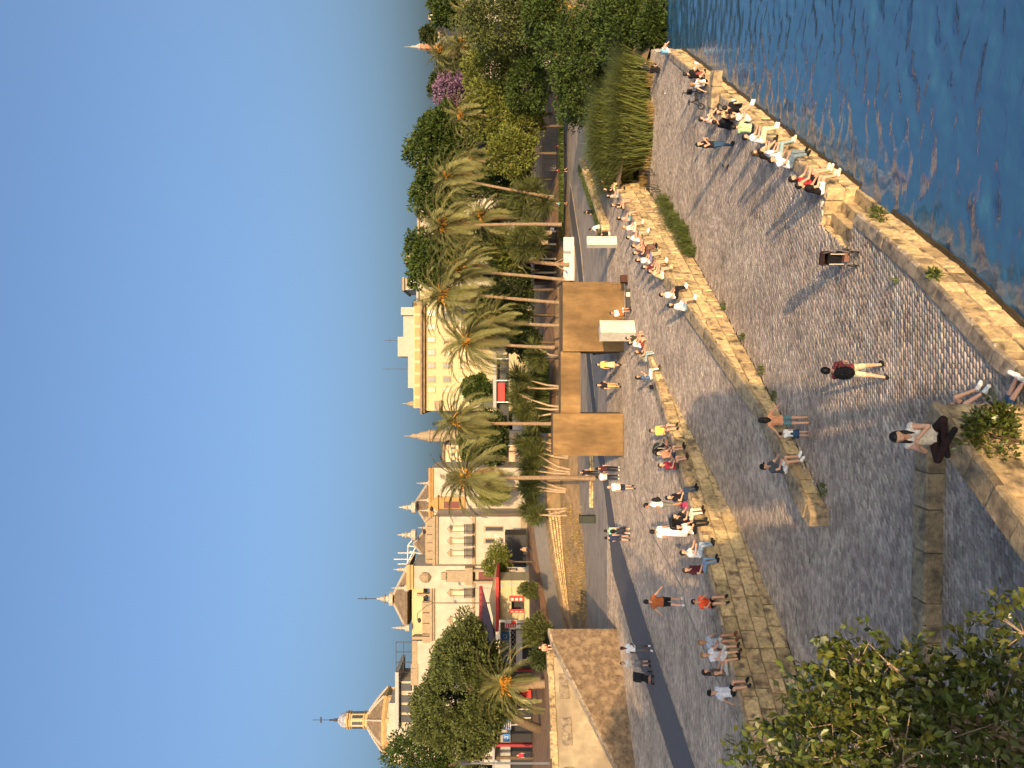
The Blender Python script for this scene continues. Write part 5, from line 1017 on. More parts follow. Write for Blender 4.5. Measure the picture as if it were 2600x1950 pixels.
def fingers(J):
    mb = MB()
    for s, k in ((-1, 'L'), (1, 'R')):
        f = J['fa' + k]; c = J['ha' + k]; sd = f.cross(Vector((s, 0, 0)))
        if sd.length < .2: sd = f.cross(Vector((0, 1, 0)))
        sd.normalize(); pn = f.cross(sd).normalized()
        for i, ln in enumerate((.062, .07, .066, .05)):
            b = c + sd * (.027 - .018 * i) + f * .01; m = b + f * ln * .6 + pn * .006; mb.tube([b, m, m + f * ln * .4 + pn * .02], [.0105, .0095, .007], 5)
        b = c - f * .045 + sd * .025; m = b + sd * .03 + f * .03; mb.tube([b, m, m + f * .03 + pn * .012], [.013, .011, .008], 5)
    return mb
PG = {}
def person(label, loc, yw, pose='stand', top='#ffffff', bot='#333333', hair='k', skin=0, h=1.72, shoes='#222222', sleeves=1, legs='shorts', long_hair=0, skirt=None, vox=None, heavy=1., group=None, cap=None, **o):
    d = loc[1]; vox = vox or (.017 if d < 27 else .021 if d < 50 else .026 if d < 75 else .034); sc = h / 1.72
    J = joints(pose, o); V, Qd, lab = body_mesh(J, vox, heavy)
    t = thing('person', label, 'person', loc, yw, group); t.scale = (sc,) * 3
    fm = fingers(J) if d < 60 else MB(); nV = len(V)
    me = bpy.data.meshes.new('body'); me.from_pydata(V.tolist() + [tuple(v) for v in fm.V], [], Qd.tolist() + [tuple(i + nV for i in f) for f in fm.F]); me.materials.append(SKIN[skin]); me.polygons.foreach_set('use_smooth', [True] * len(me.polygons)); me.update()
    link('body', me, t, world=False)
    if top:
        s = [2] + ([4] if sleeves >= 1 else []) + ([10, 5] if sleeves >= 2 else []); sel = np.isin(lab, s)
        if not bot or o.get('untuck', 1): sel |= (lab == 3) & (V[Qd].mean(1)[:, 2] > (J['pel'].z + .03))
        link('shirt', sub_mesh('shirt', V, Qd, sel, cl(top), .014), t, world=False)
    if bot:
        s = [3, 7] + ([11, 8] if legs == 'long' else [11] if legs == 'knee' else []); link('trousers' if legs == 'long' else 'shorts', sub_mesh('lower_garment', V, Qd, np.isin(lab, s), cl(bot), .010), t, world=False)
    if shoes: link('shoes', sub_mesh('shoes', V, Qd, lab == 9, cl(shoes), .009), t, world=False)
    if skirt:
        z1 = skirt[1]; mb = MB(); P0 = J['wai']; prof = [(.145, P0.z + .02), (.165, P0.z - .15), (.19, P0.z - .3), (.19 + skirt[2], z1)]
        mb.lathe(prof, (0, 0, 0), 16); V_ = [(x * 1.1, y * .85 + .02 * math.sin(9 * math.atan2(y, x)) * (1 if z < P0.z - .3 else .2), z) for x, y, z in mb.V]; mb.V = V_; mb.build('skirt', cl(skirt[0]), t, world=False, smooth=True)
    hc = J['hed']; mb = MB(); mb.ell((0, 0, 0), (.108, .124, .137), 16, 11); VV = []
    for x, y, z in mb.V:
        k = 1.0
        if y > .035 and z < .05: k = .66
        elif y > -.01 and z < -.03: k = .7
        elif z < -.09: k = .8
        VV.append((hc.x + x * k, hc.y - .012 + y * k, hc.z + .012 + z * k))
    mb.V = VV
    if long_hair:
        mb.ell((hc.x, hc.y - .085, hc.z - .10 - .10 * long_hair), (.098, .05, .14 + .12 * long_hair), 10, 7)
        for s in (-1, 1): mb.ell((hc.x + s * .085, hc.y - .03, hc.z - .10 - .06 * long_hair), (.03, .06, .13 + .08 * long_hair), 8, 6)
    mb.build('hair', HAIR[hair], t, world=False, smooth=True)
    if cap:
        mb = MB(); mb.lathe([(.107, 0), (.107, .05), (.085, .1), (.03, .125)], (hc.x, hc.y - .01, hc.z + .025), 12); mb.prism([(hc.x - .075, hc.y + .08), (hc.x + .075, hc.y + .08), (hc.x + .06, hc.y + .19), (hc.x - .06, hc.y + .19)], hc.z + .03, hc.z + .042); mb.build('cap', cl(cap), t, world=False)
    if d < 50:
        ey = MB(); [ey.ell((hc.x + s * .032, hc.y + .082, hc.z + .008), (.014, .012, .008), 7, 5) for s in (-1, 1)]; ey.build('eyes', M_eye, t, world=False)
        lp = MB(); lp.ell((hc.x, hc.y + .087, hc.z - .062), (.024, .012, .009), 7, 5); lp.build('mouth', M_lip, t, world=False)
    return t

def on_edge(y, pts, z, inset=.14):
    best = None
    for a, c in zip(pts[:-1], pts[1:]):
        a = Vector(a); c = Vector(c)
        for i in range(81):
            p = a.lerp(c, i / 80); e_ = abs(975 - p.x / p.y * F - y)
            if best is None or e_ < best[0]: t = (c - a).normalized(); best = (e_, p, Vector((t.y, -t.x)))
    p = best[1] - best[2] * inset; return Vector((p.x, p.y, z)), best[2]
def sit(label, y, pts, z, turn=0., inset=.14, **k):
    p, n_ = on_edge(y, pts, 0 if callable(z) else z, inset)
    if callable(z): p.z = z(p)
    return person(label, p, yaw(n_.x, n_.y) + turn, 'edge', **k)
def std(label, x, y, z, face, pose='stand', **k): return person(label, P(x, y, z), yaw(*face), pose, **k)
ZE = ZP + .045; AW = (0, 1); TO = (0, -1)
GB = 'people sitting along the promenade edge'; GR = 'people along the river edge'; GQ = 'people sitting on the quay'; GP = 'people strolling on the promenade'
# --- quay
std('man in checked shirt and pale shorts carrying a black backpack, walking on the quay', 2254, 941, 0, (.35, .95), 'walk', top='#7d3a3a', bot='#c3c2a4', h=1.74, arms=('face', 'lap'), shoes='#161616', skin=0)
std('woman seen from behind in teal shorts walking beside a small child', 2053, 1067, 0, (-.1, 1), 'stand', top='#c98f6a', bot='#5d8086', long_hair=.5, arms='out', h=1.66, shoes='#c09070')
std('small child in a navy dress beside the woman in teal shorts', 2053, 1101, 0, (0, 1), 'stand', top='#e8e6e0', bot='#2b4765', skirt=('#2b4765', .62, .08), h=1.0, arms=('face', 'down'), shoes='#b08060', hair='k')
person('man in grey shirt and white shorts seated on the low end of the ramp wall', (-2.95, 26.65, .67), yaw(.8, -.6), 'edge', top='#454a52', bot='#dedbd4', hair='k', arms='knee', lean=.15, shoes='#eeeeea', cap='#1c1c20', swing=.2)
person('long haired woman in dark trousers sitting cross legged on the parapet near the camera', (-.86, 13.02, 2.93), yaw(-.25, -1), 'cross', top='#d8cfc0', bot='#2a1716', legs='long', long_hair=1., arms=('face', 'face'), nod=.15, lean=.12, h=1.66, sleeves=0, shoes='#191516')
person('person with bare legs and white shoes lounging on the quay behind the parapet', tuple(P(2474, 1050, 0)), yaw(.85, -.6), 'floor', top='#d9d4cb', bot='#33475f', arms='knee', lean=-.15, shoes='#e9e6df', group=GQ)
person('second lounging person in blue denim mostly hidden behind the parapet shrub', tuple(P(2576, 1060, 0)), yaw(.9, -.35), 'long', top='#e6e0d6', bot='#41597a', arms='lap', lean=-.2, shoes='#e9e6df', legs='knee', group=GQ)
std('long haired woman standing in black top and wide blue jeans on the quay', 1862, 367, 0, (.6, -.8), 'stand', top='#1b1a1c', bot='#2f4a66', legs='long', long_hair=1., arms=('face', 'face'), sleeves=0, h=1.68)
for lab, y, kw in [('person in white top and cream trousers on the river edge, farthest of the five there', 348, dict(top='#eeeae2', bot='#d8cba8', legs='long', shoes='#f0eee8', lean=.15, arms='knee')),
                   ('white shirted person in pale jeans on the river edge', 386, dict(top='#f0ece4', bot='#8ba0a4', legs='long', shoes='#e6d9b8', lean=.2, arms='lap', turn=.3)),
                   ('person with a round black hairdo in white tee on the river edge', 408, dict(top='#f4f1ea', bot='#6c7f8c', legs='long', lean=.25, arms='knee', hair='k', turn=-.4)),
                   ('red vest girl with bare legs on the river edge by the notch', 458, dict(top='#b8303a', bot='#1d1d20', shoes='#ece4c8', lean=.25, arms='knee', sleeves=0, long_hair=.3)),
                   ('black shirted person hugging the red vest girl on the river edge', 476, dict(top='#1a1718', bot='#e9e6e0', shoes='#ece4c8', lean=.25, arms='lap', turn=.2))]:
    tr = kw.pop('turn', 0); sit(lab, y, far, .06, tr, group=GR, **kw)
person('brown haired woman in black sitting on the paving behind the river edge group', P(1968, 402, 0), yaw(.9, -.3), 'floor', top='#241a18', bot='#241a18', long_hair=.7, hair='b', arms='knee', lean=.25, group=GQ)
for lab, x, y, f, pz, kw in [('man in pale pink shirt sitting on the quay left in the ring of friends', 1822, 311, (1, -.2), 'floor', dict(top='#c9a79a', bot='#9c9078', arms='knee', lean=.2)),
        ('broad man in black shirt hunched in the ring of friends', 1860, 320, (.9, .4), 'floor', dict(top='#17161a', bot='#1d1d22', legs='long', arms='knee', lean=.35, heavy=1.15)),
        ('woman in cream top hugging her knees in the ring of friends', 1864, 281, (-.6, -.8), 'floor', dict(top='#d8b98c', bot='#cda27c', arms='knee', lean=.3, long_hair=.3)),
        ('person in dark clothes stretching legs to the river edge', 1884, 272, (.5, .9), 'long', dict(top='#16171c', bot='#15161b', legs='long', arms='back', lean=-.3, shoes='#efeeea')),
        ('woman in white shorts with raised knees in the ring of friends', 1906, 302, (.6, -.5), 'floor', dict(top='#e8d9c8', bot='#eae6de', arms='knee', lean=.1, shoes='#f1eee6', long_hair=.4, hair='b')),
        ('person in mint green shirt nearest in the ring of friends', 1915, 326, (.5, .8), 'floor', dict(top='#a9c88f', bot='#20242a', legs='long', arms='knee', lean=.3)),
        ('person in black with a red bag sitting by the far river edge', 1780, 190, (.8, .6), 'long', dict(top='#1a181a', bot='#18181c', arms='lap', shoes='#efeee8', lean=.1)),
        ('person in white tank top leaning back by the far stone bench', 1796, 210, (.9, .5), 'floor', dict(top='#ece6da', bot='#17181c', arms='back', lean=-.2, hair='f', sleeves=0)),
        ('child in light blue sitting at the far corner of the quay', 1702, 133, (1, .1), 'floor', dict(top='#7fb2c8', bot='#d8d2c8', arms='knee', lean=.1, hair='g')),
        ('person in black top with legs out at the far corner of the quay', 1676, 178, (.6, .8), 'long', dict(top='#161517', bot='#25262c', arms='knee', lean=.2, long_hair=.5)),
        ('dark haired person sitting against the reeds at the far corner', 1652, 172, (.7, .7), 'floor', dict(top='#30363a', bot='#2b3034', legs='long', arms='knee', lean=.2))]:
    person(lab, P(x, y, 0), yaw(*f), pz, group=GQ, **kw)
# --- on the wall edge beyond the ramp (towards the quay)
E2 = [(x, d) for x, d in B2 if d > 36]
for lab, y, kw in [('woman in loose white blouse and denim shorts, nearest sitter above the ramp head', 776, dict(top='#f2eee4', bot='#7c93a4', long_hair=.4, sleeves=2, shoes='#efece4', lean=.2, arms='lap')),
    ('person in white tee and black trousers beside the loose white blouse', 746, dict(top='#ece6da', bot='#1a1a1e', legs='long', shoes='#eceae4', arms='lap', lean=.1)),
    ('person with hunched beige back at the near end of the row of four', 697, dict(top='#c9b58c', bot='#e4dcc4', sleeves=1, arms='knee', lean=.4, shoes='#d8b08c')),
    ('person in maroon top second in the row of four', 679, dict(top='#5d2228', bot='#b9a98c', arms='lap', lean=.2, shoes='#efe8da')),
    ('person in white top and purple skirt third in the row of four', 658, dict(top='#ece4d8', bot='#7b7699', legs='knee', arms='lap', lean=.1, long_hair=.4, shoes='#cfa888')),
    ('person with dark legs and black boots last in the row of four', 641, dict(top='#3b3a40', bot='#6b4d40', legs='long', shoes='#131316', lean=.15, arms='knee')),
    ('bare armed person in black shorts hugging a friend with a backpack', 630, dict(top='#d99a7c', bot='#18181b', sleeves=0, arms='knee', lean=.35, skin=0, shoes='#b98a6c')),
    ('person in white tee with a checked backpack on the wall edge', 604, dict(top='#f0ebe0', bot='#c98a6a', arms='knee', lean=.2, shoes='#f2ece0')),
    ('person in long pale pink shirt on the wall edge', 578, dict(top='#e2c4b6', bot='#e8d8b8', legs='knee', sleeves=2, arms='lap', lean=.25, shoes='#f0e8c8', hair='f')),
    ('woman with long black hair and pink top on the wall edge', 552, dict(top='#dba694', bot='#5f7f88', long_hair=.7, arms='lap', lean=.1, shoes='#c98f74')),
    ('person in black tank top with crossed arms on the wall edge', 520, dict(top='#1c1b1f', bot='#d0a488', arms='lap', sleeves=0, lean=.15, shoes='#c98f74')),
    ('bare armed person in grey shorts and black socks on the wall edge', 494, dict(top='#d2a58f', bot='#8a8d92', arms='lap', shoes='#18181b', long_hair=.3)),
    ('woman in black top and beige trousers on the wall edge', 477, dict(top='#19181b', bot='#d9b98a', legs='long', arms='lap', shoes='#c9a074')),
    ('person all in black on the wall edge under the planter', 462, dict(top='#17171a', bot='#18181b', legs='long', arms='lap', lean=.2, shoes='#141416')),
    ('person in blue shorts with a white cap, last on the wall edge', 438, dict(top='#c9a08c', bot='#6f99a2', arms='lap', cap='#e8e6e2', shoes='#efeae0'))]:
    sit(lab, y, E2, lambda p: z2(p) + .045, random.uniform(-.25, .25), group=GB, **kw)
person('person in black sitting on the low planter wall', (15.1, 67.2, ZP + .68), yaw(-.6, .7), 'edge', top='#1b1a1d', bot='#1c1c20', arms='lap', lean=.2, shoes='#1a1a1a', group=GB)
person('person in white with a dark backpack sitting at the end of the planter wall', (12.9, 62.9, ZP + .68), yaw(-.8, .5), 'edge', top='#ece8e0', bot='#e0dcd2', arms='knee', lean=.4, group=GB, shoes='#e8e4da')
person('friend in black and white beside the planter wall end', (12.1, 61.9, ZP), yaw(-.3, 1), 'floor', top='#1e1d20', bot='#e4e0d6', arms='knee', lean=.3, group=GB)
# --- along the wall above the ramp
for lab, y, kw in [('person in dark olive sitting first at the head of the ramp wall', 846, dict(top='#3c3f30', bot='#d8a688', arms='lap', lean=.1, shoes='#d8a688')),
    ('woman in white top and brick skirt beside the dark olive sitter', 872, dict(top='#f2ece0', bot='#8a3a2c', arms='knee', lean=.25, long_hair=.4, shoes='#d8a688')),
    ('bowed person with brown hair and pale jeans on the ramp wall', 908, dict(top='#8d8578', bot='#8fa3a8', legs='long', arms='knee', lean=.75, hair='b', long_hair=.5, shoes='#f0eadf')),
    ('person in blue shirt and white trousers sitting sideways on the ramp wall', 952, dict(top='#4c6482', bot='#ece4d0', legs='long', long_hair=.5, arms='face', turn=.5, shoes='#4a2f22')),
    ('person in bright yellow tee seen from behind on the ramp wall', 1088, dict(top='#d9c45e', bot='#6d6a60', arms='lap', lean=.1, turn=-.5)),
    ('person in navy shorts beside the crimson top on the ramp wall', 1152, dict(top='#b98468', bot='#33435a', arms='lap', lean=.1, shoes='#2a1d18')),
    ('bearded person in crimson top with sandals on the ramp wall', 1176, dict(top='#9c2a3c', bot='#4d4438', arms='lap', lean=.05, hair='b', shoes='#3a2a22')),
    ('person in black top with a pink bag and dark jeans on the ramp wall', 1256, dict(top='#1b1a1e', bot='#2f3f58', legs='long', arms='lap', lean=-.05, shoes='#151517')),
    ('bearded man in black with cream trousers and brown boots on the ramp wall', 1312, dict(top='#1c1c20', bot='#d9d2bc', legs='long', arms='knee', lean=.2, shoes='#2b1d16')),
    ('person in white vest and black trousers with a long strap on the ramp wall', 1342, dict(top='#e4e2de', bot='#1a1a1d', legs='long', arms='lap', lean=.25, long_hair=.4)),
    ('person in open white shirt and pale jeans on the ramp wall', 1402, dict(top='#dcdde0', bot='#8fa0b2', legs='long', arms='knee', lean=.1, turn=.3, shoes='#2a211c')),
    ('woman with long dark hair and maroon top with blue jeans on the ramp wall', 1440, dict(top='#54242c', bot='#7690ac', legs='long', long_hair=1., hair='b', arms=('back', 'lap'), lean=-.1, turn=.2)),
    ('man in bright orange tee and black cap crouched on the wall edge', 1526, dict(top='#d8502c', bot='#19191d', arms=('face', 'knee'), lean=.3, cap='#16171b', turn=-.3)),
    ('person in grey striped shirt with pale shorts on the shaded wall edge', 1628, dict(top='#9aa4b2', bot='#d9d4c6', arms='knee', lean=.1, hair='f', shoes='#7a3f28', skin=1)),
    ('young man in white tee with pale trousers between two friends on the wall edge', 1660, dict(top='#d4d5da', bot='#cfccc2', legs='knee', arms='knee', lean=.1, hair='f', shoes='#3a281f')),
    ('dark haired woman in grey shorts seen from behind on the wall edge', 1694, dict(top='#6a5a4c', bot='#9aa0a4', sleeves=0, long_hair=.7, arms='lap', turn=.8, inset=.35)),
    ('man in white tee, black cap and black shorts, nearest on the wall edge', 1752, dict(top='#c9ccd6', bot='#15161a', arms='back', lean=-.15, cap='#14161b', shoes='#1b1b20'))]:
    tr = kw.pop('turn', random.uniform(-.15, .15)); ins = kw.pop('inset', .14); sit(lab, y, B1, ZE, tr, ins, group=GB, **kw)
# --- walking or standing on the promenade
for lab, x, y, f, pz, kw in [('woman in long yellow and white dress before the monument opening', 1576, 926, (.3, -.9), 'walk', dict(top='#e6c76a', bot='#e2cfa0', skirt=('#e2cfa4', .45, .05), arms=('lap', 'walk'))),
    ('person in black top and tan trousers before the monument opening', 1576, 978, (.1, -1), 'walk', dict(top='#221d1f', bot='#c39a66', legs='long', arms=('lap', 'down'))),
    ('dim figure in dark clothes standing inside the monument opening', 1551, 893, (0, 1), 'stand', dict(top='#2a2022', bot='#221f24', legs='long')),
    ('man in plum tee and dark trousers walking away with a friend', 1575, 1190, (-.1, 1), 'walk', dict(top='#40222c', bot='#23242c', legs='long', shoes='#e8e4da', arms='walk', h=1.76)),
    ('man in white shirt and dark trousers beside the plum tee', 1574, 1211, (0, 1), 'walk', dict(top='#efe6d4', bot='#262a33', legs='long', shoes='#e8e4da', arms='walk', h=1.72)),
    ('dark figure by the foot of the tall palm', 1519, 1200, (0, -1), 'walk', dict(top='#22202a', bot='#1c1d24', legs='long')),
    ('older man in white polo and navy shorts strolling toward the camera', 1612, 1237, (.2, -1), 'walk', dict(top='#f2e7d2', bot='#262b40', arms='walk', hair='g', h=1.72, shoes='#2b2b2e', heavy=1.1)),
    ('man in white tee and grey shorts with a dark shoulder bag looking down', 1735, 1280, (-1, .1), 'stand', dict(top='#e6e4e6', bot='#76736c', legs='knee', arms=('lap', 'down'), nod=.3, h=1.78, skin=1)),
    ('person in long white skirt and cream top seen from behind', 1752, 1350, (0, 1), 'stand', dict(top='#efe6da', bot='#dfe0e6', skirt=('#e2e3ea', .16, .03), arms='down', h=1.72, skin=1, shoes='#3a2a24')),
    ('person in mint shirt with a black backpack and dark skirt walking away', 1601, 1348, (0, 1), 'walk', dict(top='#7fb8a4', bot='#2b2c36', skirt=('#2c2c38', .35, .05), arms='walk', shoes='#d8d2a8', h=1.7)),
    ('person in navy dress walking beside the mint shirt', 1601, 1366, (0, 1), 'walk', dict(top='#26304e', bot='#2a2c3c', arms='walk', h=1.68)),
    ('heavy man in burnt orange tee and black shorts walking away', 1739, 1528, (-.1, 1), 'walk', dict(top='#9c5730', bot='#17181c', arms='out', h=1.82, heavy=1.22, shoes='#e2e2e6')),
    ('young man in white tee and grey shorts with a black strap on the asphalt', 1655, 1646, (.25, -1), 'walk', dict(top='#d3d4da', bot='#55565a', arms=('lap', 'down'), shoes='#e4e4e8', skin=2, legs='knee', h=1.72)),
    ('woman in grey skirt carrying a baby in pink beside a black pram', 1651, 1684, (.1, -1), 'stand', dict(top='#b9b4ae', bot='#6e7076', skirt=('#6c6e74', .5, .05), arms=('lap', 'lap'), hair='b', h=1.66)),
    ('jogger in red far along the promenade by the planter', 1443, 432, (-.8, .2), 'walk', dict(top='#a02a34', bot='#a02a34', arms='walk')),
    ('jogger in dark red at the promenade end under the trees', 1437, 372, (-.8, .2), 'walk', dict(top='#8c2430', bot='#23242a', arms='walk')),
    ('person in light blue tee far along the promenade before the yuccas', 1443, 517, (.5, -.5), 'walk', dict(top='#6fa6c4', bot='#23242a', arms='walk')),
    ('person in red tee passing the white barrier', 1453, 668, (-.6, -.6), 'walk', dict(top='#c4473c', bot='#3a2a2c', arms='walk'))]:
    std(lab, x, y, ZP, f, pz, group=GP, **kw)
person('person in black trousers with bare shoulders sitting on the upper stair wall', tuple(D(1396, 1646, 58.6)), yaw(.5, -.9), 'edge', top='#d8977a', bot='#1c1c1f', sleeves=0, arms='knee', lean=.4)
mus = P(1600, 797, ZP); person('musician in white tee playing a guitar seated before the monument', mus + Vector((0, 0, .42)), yaw(.5, -.9), 'edge', top='#ece2d2', bot='#efe6d8', legs='knee', arms=('lap', 'lap'), lean=.12, skin=1, shoes='#2a241f')
for x, y, d, lab, c in ((1334, 1836, 86, 'person in beige standing by the terrace table', '#c9b09a'), (1330, 1918, 86, 'person in red shirt at the far left stall', '#d0303c'), (1333, 1482, 92, 'person in white behind the kiosk corner', '#e6e0d4'), (1337, 1395, 103, 'person sitting at the dark awning with bare arms', '#c98f74'), (1408, 582, 104, 'person in white bending under the cafe trees', '#efece6'), (1375, 662, 108, 'person in red within the cafe shade', '#b02c34')):
    q = D(x, y, d); person(lab, Vector((q.x, q.y, q.z - .9)), yaw(0, -1), 'stand', top=c, bot='#2b2c33', legs='long', group='people on the upper terrace')
# ================================================================== SMALL THINGS
def backpack(label, at, rz, s=1.0, c='#1a1819'):
    t = thing('backpack', label, 'backpack', at, rz); mb = MB(); mb.ell((0, 0, .24 * s), (.17 * s, .1 * s, .25 * s), 12, 8); mb.build('bag', cl(c), t, world=False, smooth=True)
    mb = MB(); mb.ell((0, -.08 * s, .17 * s), (.12 * s, .06 * s, .12 * s), 10, 6); mb.build('pocket', cl(c), t, world=False, smooth=True)
    for q in (-1, 1): mb = MB(); mb.tube([(q * .1 * s, .06, .42 * s), (q * .13 * s, .16, .36 * s), (q * .13 * s, .17, .2 * s), (q * .1 * s, .07, .08 * s)], .016, 5); mb.build('strap', cl('#111113'), t, world=False)
def bp_at(label, x, y, z, face, hgt, s=1.0, c='#1a1819'):
    p = P(x, y, z); f = Vector(face).normalized(); backpack(label, (p.x - f.x * .2, p.y - f.y * .2, z + hgt), yaw(*face), s, c)
bp_at('bulky black backpack worn by the man in the checked shirt', 2254, 941, 0, (.35, .95), .98, 1.15); bp_at('black backpack worn by the person in mint', 1601, 1348, ZP, (0, 1), 1.0, .85); bp_at('dark shoulder bag on the back of the man in grey shorts', 1735, 1280, ZP, (-1, .1), 1.02, .95, '#232022')
backpack('red bag lying by the person in black near the far edge', P(1784, 196, 0) + Vector((.1, -.2, 0)), 1.0, .9, '#8a4038')
def wheel(t, c, r, th=.03, axis='x'):
    w_ = MB(); w_.ring(c, r, th, axis); o = w_.build('wheel', M_black, t, world=False, smooth=True); h = MB()
    for k in range(6):
        a = k * math.pi / 3; h.tube([c, (c[0], c[1] + math.cos(a) * r, c[2] + math.sin(a) * r)] if axis == 'x' else [c, (c[0] + math.cos(a) * r, c[1], c[2] + math.sin(a) * r)], .006, 4)
    h.build('spokes', M_metal, o, world=False)
def stroller(label, loc, rz, hood='#33231d', s=1., wx=1.):
    t = thing('stroller', label, 'stroller', loc, rz); t.scale = (s * wx, s, s)
    for x in (-.27, .27): wheel(t, (x, -.32, .14), .11); wheel(t, (x * .75, .36, .10), .075)
    fr = MB()
    for x in (-.25, .25): fr.tube([(x, -.32, .14), (x, .05, .5), (x * .9, .3, .42)], .016, 6); fr.tube([(x * .8, .36, .10), (x, .0, .52), (x, -.42, 1.02)], .016, 6)
    fr.tube([(-.25, -.42, 1.02), (.25, -.42, 1.02)], .02, 6); fr.build('frame', M_metal, t, world=False)
    se = MB(); se.add([(-.22, .28, .40), (.22, .28, .40), (.22, -.1, .46), (-.22, -.1, .46), (-.22, -.3, .86), (.22, -.3, .86), (-.22, .3, .34), (.22, .3, .34), (.22, -.12, .38), (-.22, -.12, .38), (-.22, -.36, .84), (.22, -.36, .84)],
           [(0, 1, 2, 3), (3, 2, 5, 4), (6, 9, 8, 7), (9, 10, 11, 8), (0, 6, 7, 1), (4, 5, 11, 10), (0, 3, 9, 6), (3, 4, 10, 9), (1, 7, 8, 2), (2, 8, 11, 5)]); se.build('seat', cl('#17171a'), t, world=False)
    hd = MB(); V = []; n = 7
    for i in range(n):
        a = R(-10 + 22 * i); V += [(-.24, -.22 + .34 * math.cos(a) - .1, .72 + .36 * math.sin(a)), (.24, -.22 + .34 * math.cos(a) - .1, .72 + .36 * math.sin(a))]
    hd.add(V, [(2 * i, 2 * i + 1, 2 * i + 3, 2 * i + 2) for i in range(n - 1)]); hd.add([(-.24, -.32, .74)] + V[0::2], [(0, i + 1, i) for i in range(1, n)]); hd.add([(.24, -.32, .74)] + V[1::2], [(0, i, i + 1) for i in range(1, n)]); hd.build('hood', cl(hood), t, world=False)
    bk = MB(); bk.box((0, .06, .25), (.36, .4, .14)); bk.build('basket', cl('#7d5a4c'), t, world=False)
    [(lambda m: m.build('reflective_strip', M_white, t, world=False))(MB().box((x, -.37, .62), (.03, .02, .4))) for x in (-.2, .2)]
    return t
stroller('brown hooded stroller parked alone by the notch in the quay', P(2168, 652, 0), yaw(.35, 1), '#38251e', 1.06, .7)
stroller('small black stroller beside the yellow tee sitter', P(1702, 1130, ZP), yaw(.6, .5), '#23282a', .85); stroller('black pram beside the woman with the baby', P(1656, 1692, ZP) + Vector((-.55, -.3, 0)), yaw(.1, -1), '#15151a', 1.0); stroller('black folding buggy behind the man with cream trousers', on_edge(1296, B1, ZP, .9)[0], yaw(-.4, .6), '#1c2024', .9)
# small-wheeled electric bike on the far quay
eb = thing('folding_bike', 'black small wheeled electric bike parked on the far quay', 'bicycle', P(1788, 250, 0), yaw(.95, .3))
wheel(eb, (0, -.5, .2), .17, .035); wheel(eb, (0, .5, .2), .17, .035)
f_ = MB(); [f_.tube(q, .028, 6) for q in ([(0, -.5, .2), (0, -.1, .35), (0, .42, .42)], [(0, .5, .2), (0, .40, .62), (0, .34, 1.1)], [(0, -.12, .3), (0, -.24, .78)], [(0, -.5, .2), (0, -.22, .7)])]; f_.tube([(-.28, .28, 1.12), (0, .36, 1.1), (.28, .28, 1.12)], .02, 6); f_.build('frame', M_black, eb, world=False)
f_ = MB(); f_.ell((0, -.26, .82), (.1, .17, .05), 10, 6); f_.build('saddle', M_black, eb, world=False, smooth=True); f_ = MB(); f_.box((0, .42, .75), (.26, .18, .26)); f_.build('front_basket', cl('#1c1c20'), eb, world=False); f_ = MB(); f_.box((0, .1, .42), (.1, .4, .14)); f_.build('battery', M_iron, eb, world=False)
for i, (x, y) in enumerate(((1640, 436), (1655, 478))):
    bk_ = thing('bicycle', ['bicycle leaning on the quay wall in front of the reeds', 'second bicycle leaning on the quay wall nearer the grass'][i], 'bicycle', P(x + 20, y, 0) , yaw(.52, .85)); wheel(bk_, (0, -.5, .33), .31, .02); wheel(bk_, (0, .5, .33), .31, .02)
    f_ = MB(); [f_.tube(q, .018, 5) for q in ([(0, -.5, .33), (0, -.1, .3), (0, .4, .7), (0, -.18, .75), (0, -.5, .33)], [(0, .5, .33), (0, .38, .95)], [(0, -.1, .3), (0, -.2, .9)])]; f_.tube([(-.25, .3, .98), (0, .38, .97), (.25, .3, .98)], .014, 5); f_.build('frame', M_iron, bk_, world=False); f_ = MB(); f_.ell((0, -.22, .93), (.07, .13, .04), 8, 5); f_.build('saddle', M_black, bk_, world=False)
# musician's things
gu = thing('guitar', 'brown guitar in the hands of the seated musician', 'guitar', mus + Vector((.12, -.34, .62)), yaw(.5, -.9)); f_ = MB(); f_.lathe([(.01, -.05), (.19, -.05), (.2, 0), (.19, .05), (.01, .05)], (0, 0, 0), 14); f_.lathe([(.01, -.048), (.14, -.048), (.15, 0), (.14, .048), (.01, .048)], (.22, 0, 0), 14)
f_.V = [(x, -z, y) for x, y, z in f_.V]; f_.build('body', mat('guitar_wood', (.33, .11, .03), .35, .2, 6), gu, world=False); f_ = MB(); f_.box((.62, -.03, .02), (.55, .03, .055)); f_.build('neck', M_bark2, gu, world=False); f_ = MB(); f_.box((.95, -.03, .02), (.14, .03, .09)); f_.build('headstock', M_bark2, gu, world=False)
sto = thing('stool', 'low stool under the musician', 'stool', mus); f_ = MB(); f_.lathe([(.17, .38), (.18, .42), (.17, .44)], (0, 0, 0), 12); f_.build('seat', M_black, sto, world=False); [MB().tube([(.14 * math.cos(a), .14 * math.sin(a), 0), (.1 * math.cos(a), .1 * math.sin(a), .4)], .015, 5).build('leg', M_metal, sto, world=False) for a in (.5, 2.1, 3.6, 5.2)]
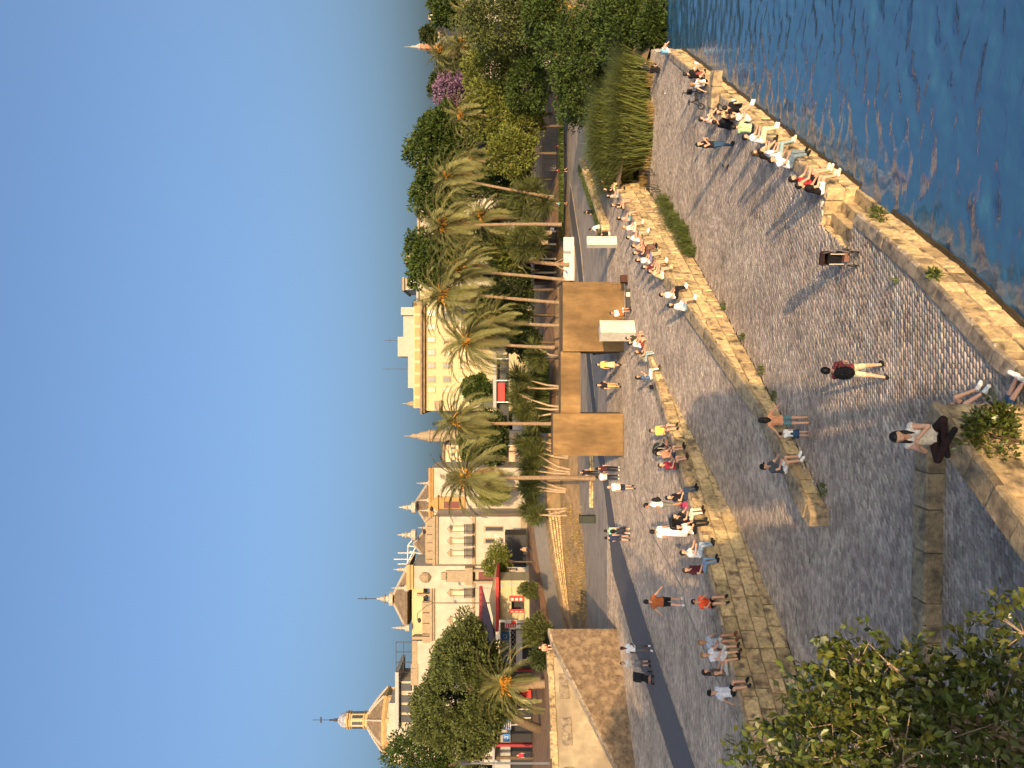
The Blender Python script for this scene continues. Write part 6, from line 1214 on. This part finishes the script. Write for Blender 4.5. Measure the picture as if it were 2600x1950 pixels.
am = thing('equipment_case', 'long black equipment case with a white paper sheet at the monument foot', 'case', P(1600, 758, ZP)); f_ = MB(); f_.box((0, 0, .14), (1.3, .35, .28)); f_.build('case', M_black, am, world=False); f_ = MB(); f_.box((.25, -.19, .16), (.28, .02, .26)); f_.build('paper_sheet', M_white, am, world=False)
ht = thing('hand_truck', 'hand truck with a brown box in front of the monument', 'trolley', P(1594, 712, ZP), R(15)); f_ = MB(); [f_.tube([(x, 0, .05), (x, 0, 1.15)], .018, 5) for x in (-.2, .2)]; [f_.tube([(-.2, 0, z), (.2, 0, z)], .014, 5) for z in (.5, .8, 1.15)]; f_.build('frame', M_metal, ht, world=False); f_ = MB(); f_.box((0, -.2, .3), (.5, .34, .46)); f_.build('box', cl('#4a3026'), ht, world=False); [wheel(ht, (x, .06, .1), .08, .025) for x in (-.24, .24)]; f_ = MB(); f_.box((0, -.2, .045), (.46, .36, .02)); f_.build('plate', M_metal, ht, world=False)
for i, (y, c, lab, inset) in enumerate(((1312, '#16171a', 'black bag beside the white vest sitter on the wall', .55), (1266, '#b0406a', 'pink handbag beside the dark jeans sitter', .4), (965, '#17171b', 'black handbag beside the blue shirt sitter', .45), (1642, '#6a3a28', 'brown leather bag beside the striped shirt sitter', .3))):
    q, n_ = on_edge(y, B1, ZP + .03, inset); t = thing('handbag', lab, 'bag', q, yaw(n_.x, n_.y)); f_ = MB(); f_.box((0, 0, .12), (.3, .14, .22), taper=.8); f_.build('bag', cl(c), t, world=False); f_ = MB(); f_.tube([(-.1, 0, .22), (-.06, 0, .34), (.06, 0, .34), (.1, 0, .22)], .012, 5); f_.build('handle', cl(c), t, world=False)
# scattered bottles and litter on the quay
for x, y, lab in ((1690, 237, 'white crumpled paper on the far quay'), (1838, 420, 'dark bottle lying on the middle of the quay'), (1850, 424, 'second dark bottle beside it on the quay'), (2090, 520, 'white shoe left at the river edge by the notch')):
    p = P(x, y, 0); t = thing('litter', lab, 'litter', p, random.uniform(0, 3)); f_ = MB(); f_.lathe([(.02, -.14), (.045, -.12), (.045, .05), (.018, .1), (.018, .16)], (0, 0, 0), 8); f_.V = [(z, x_, y_ + .045) for x_, y_, z in f_.V]; f_.build('body', M_white if 'white' in lab else M_iron, t, world=False)
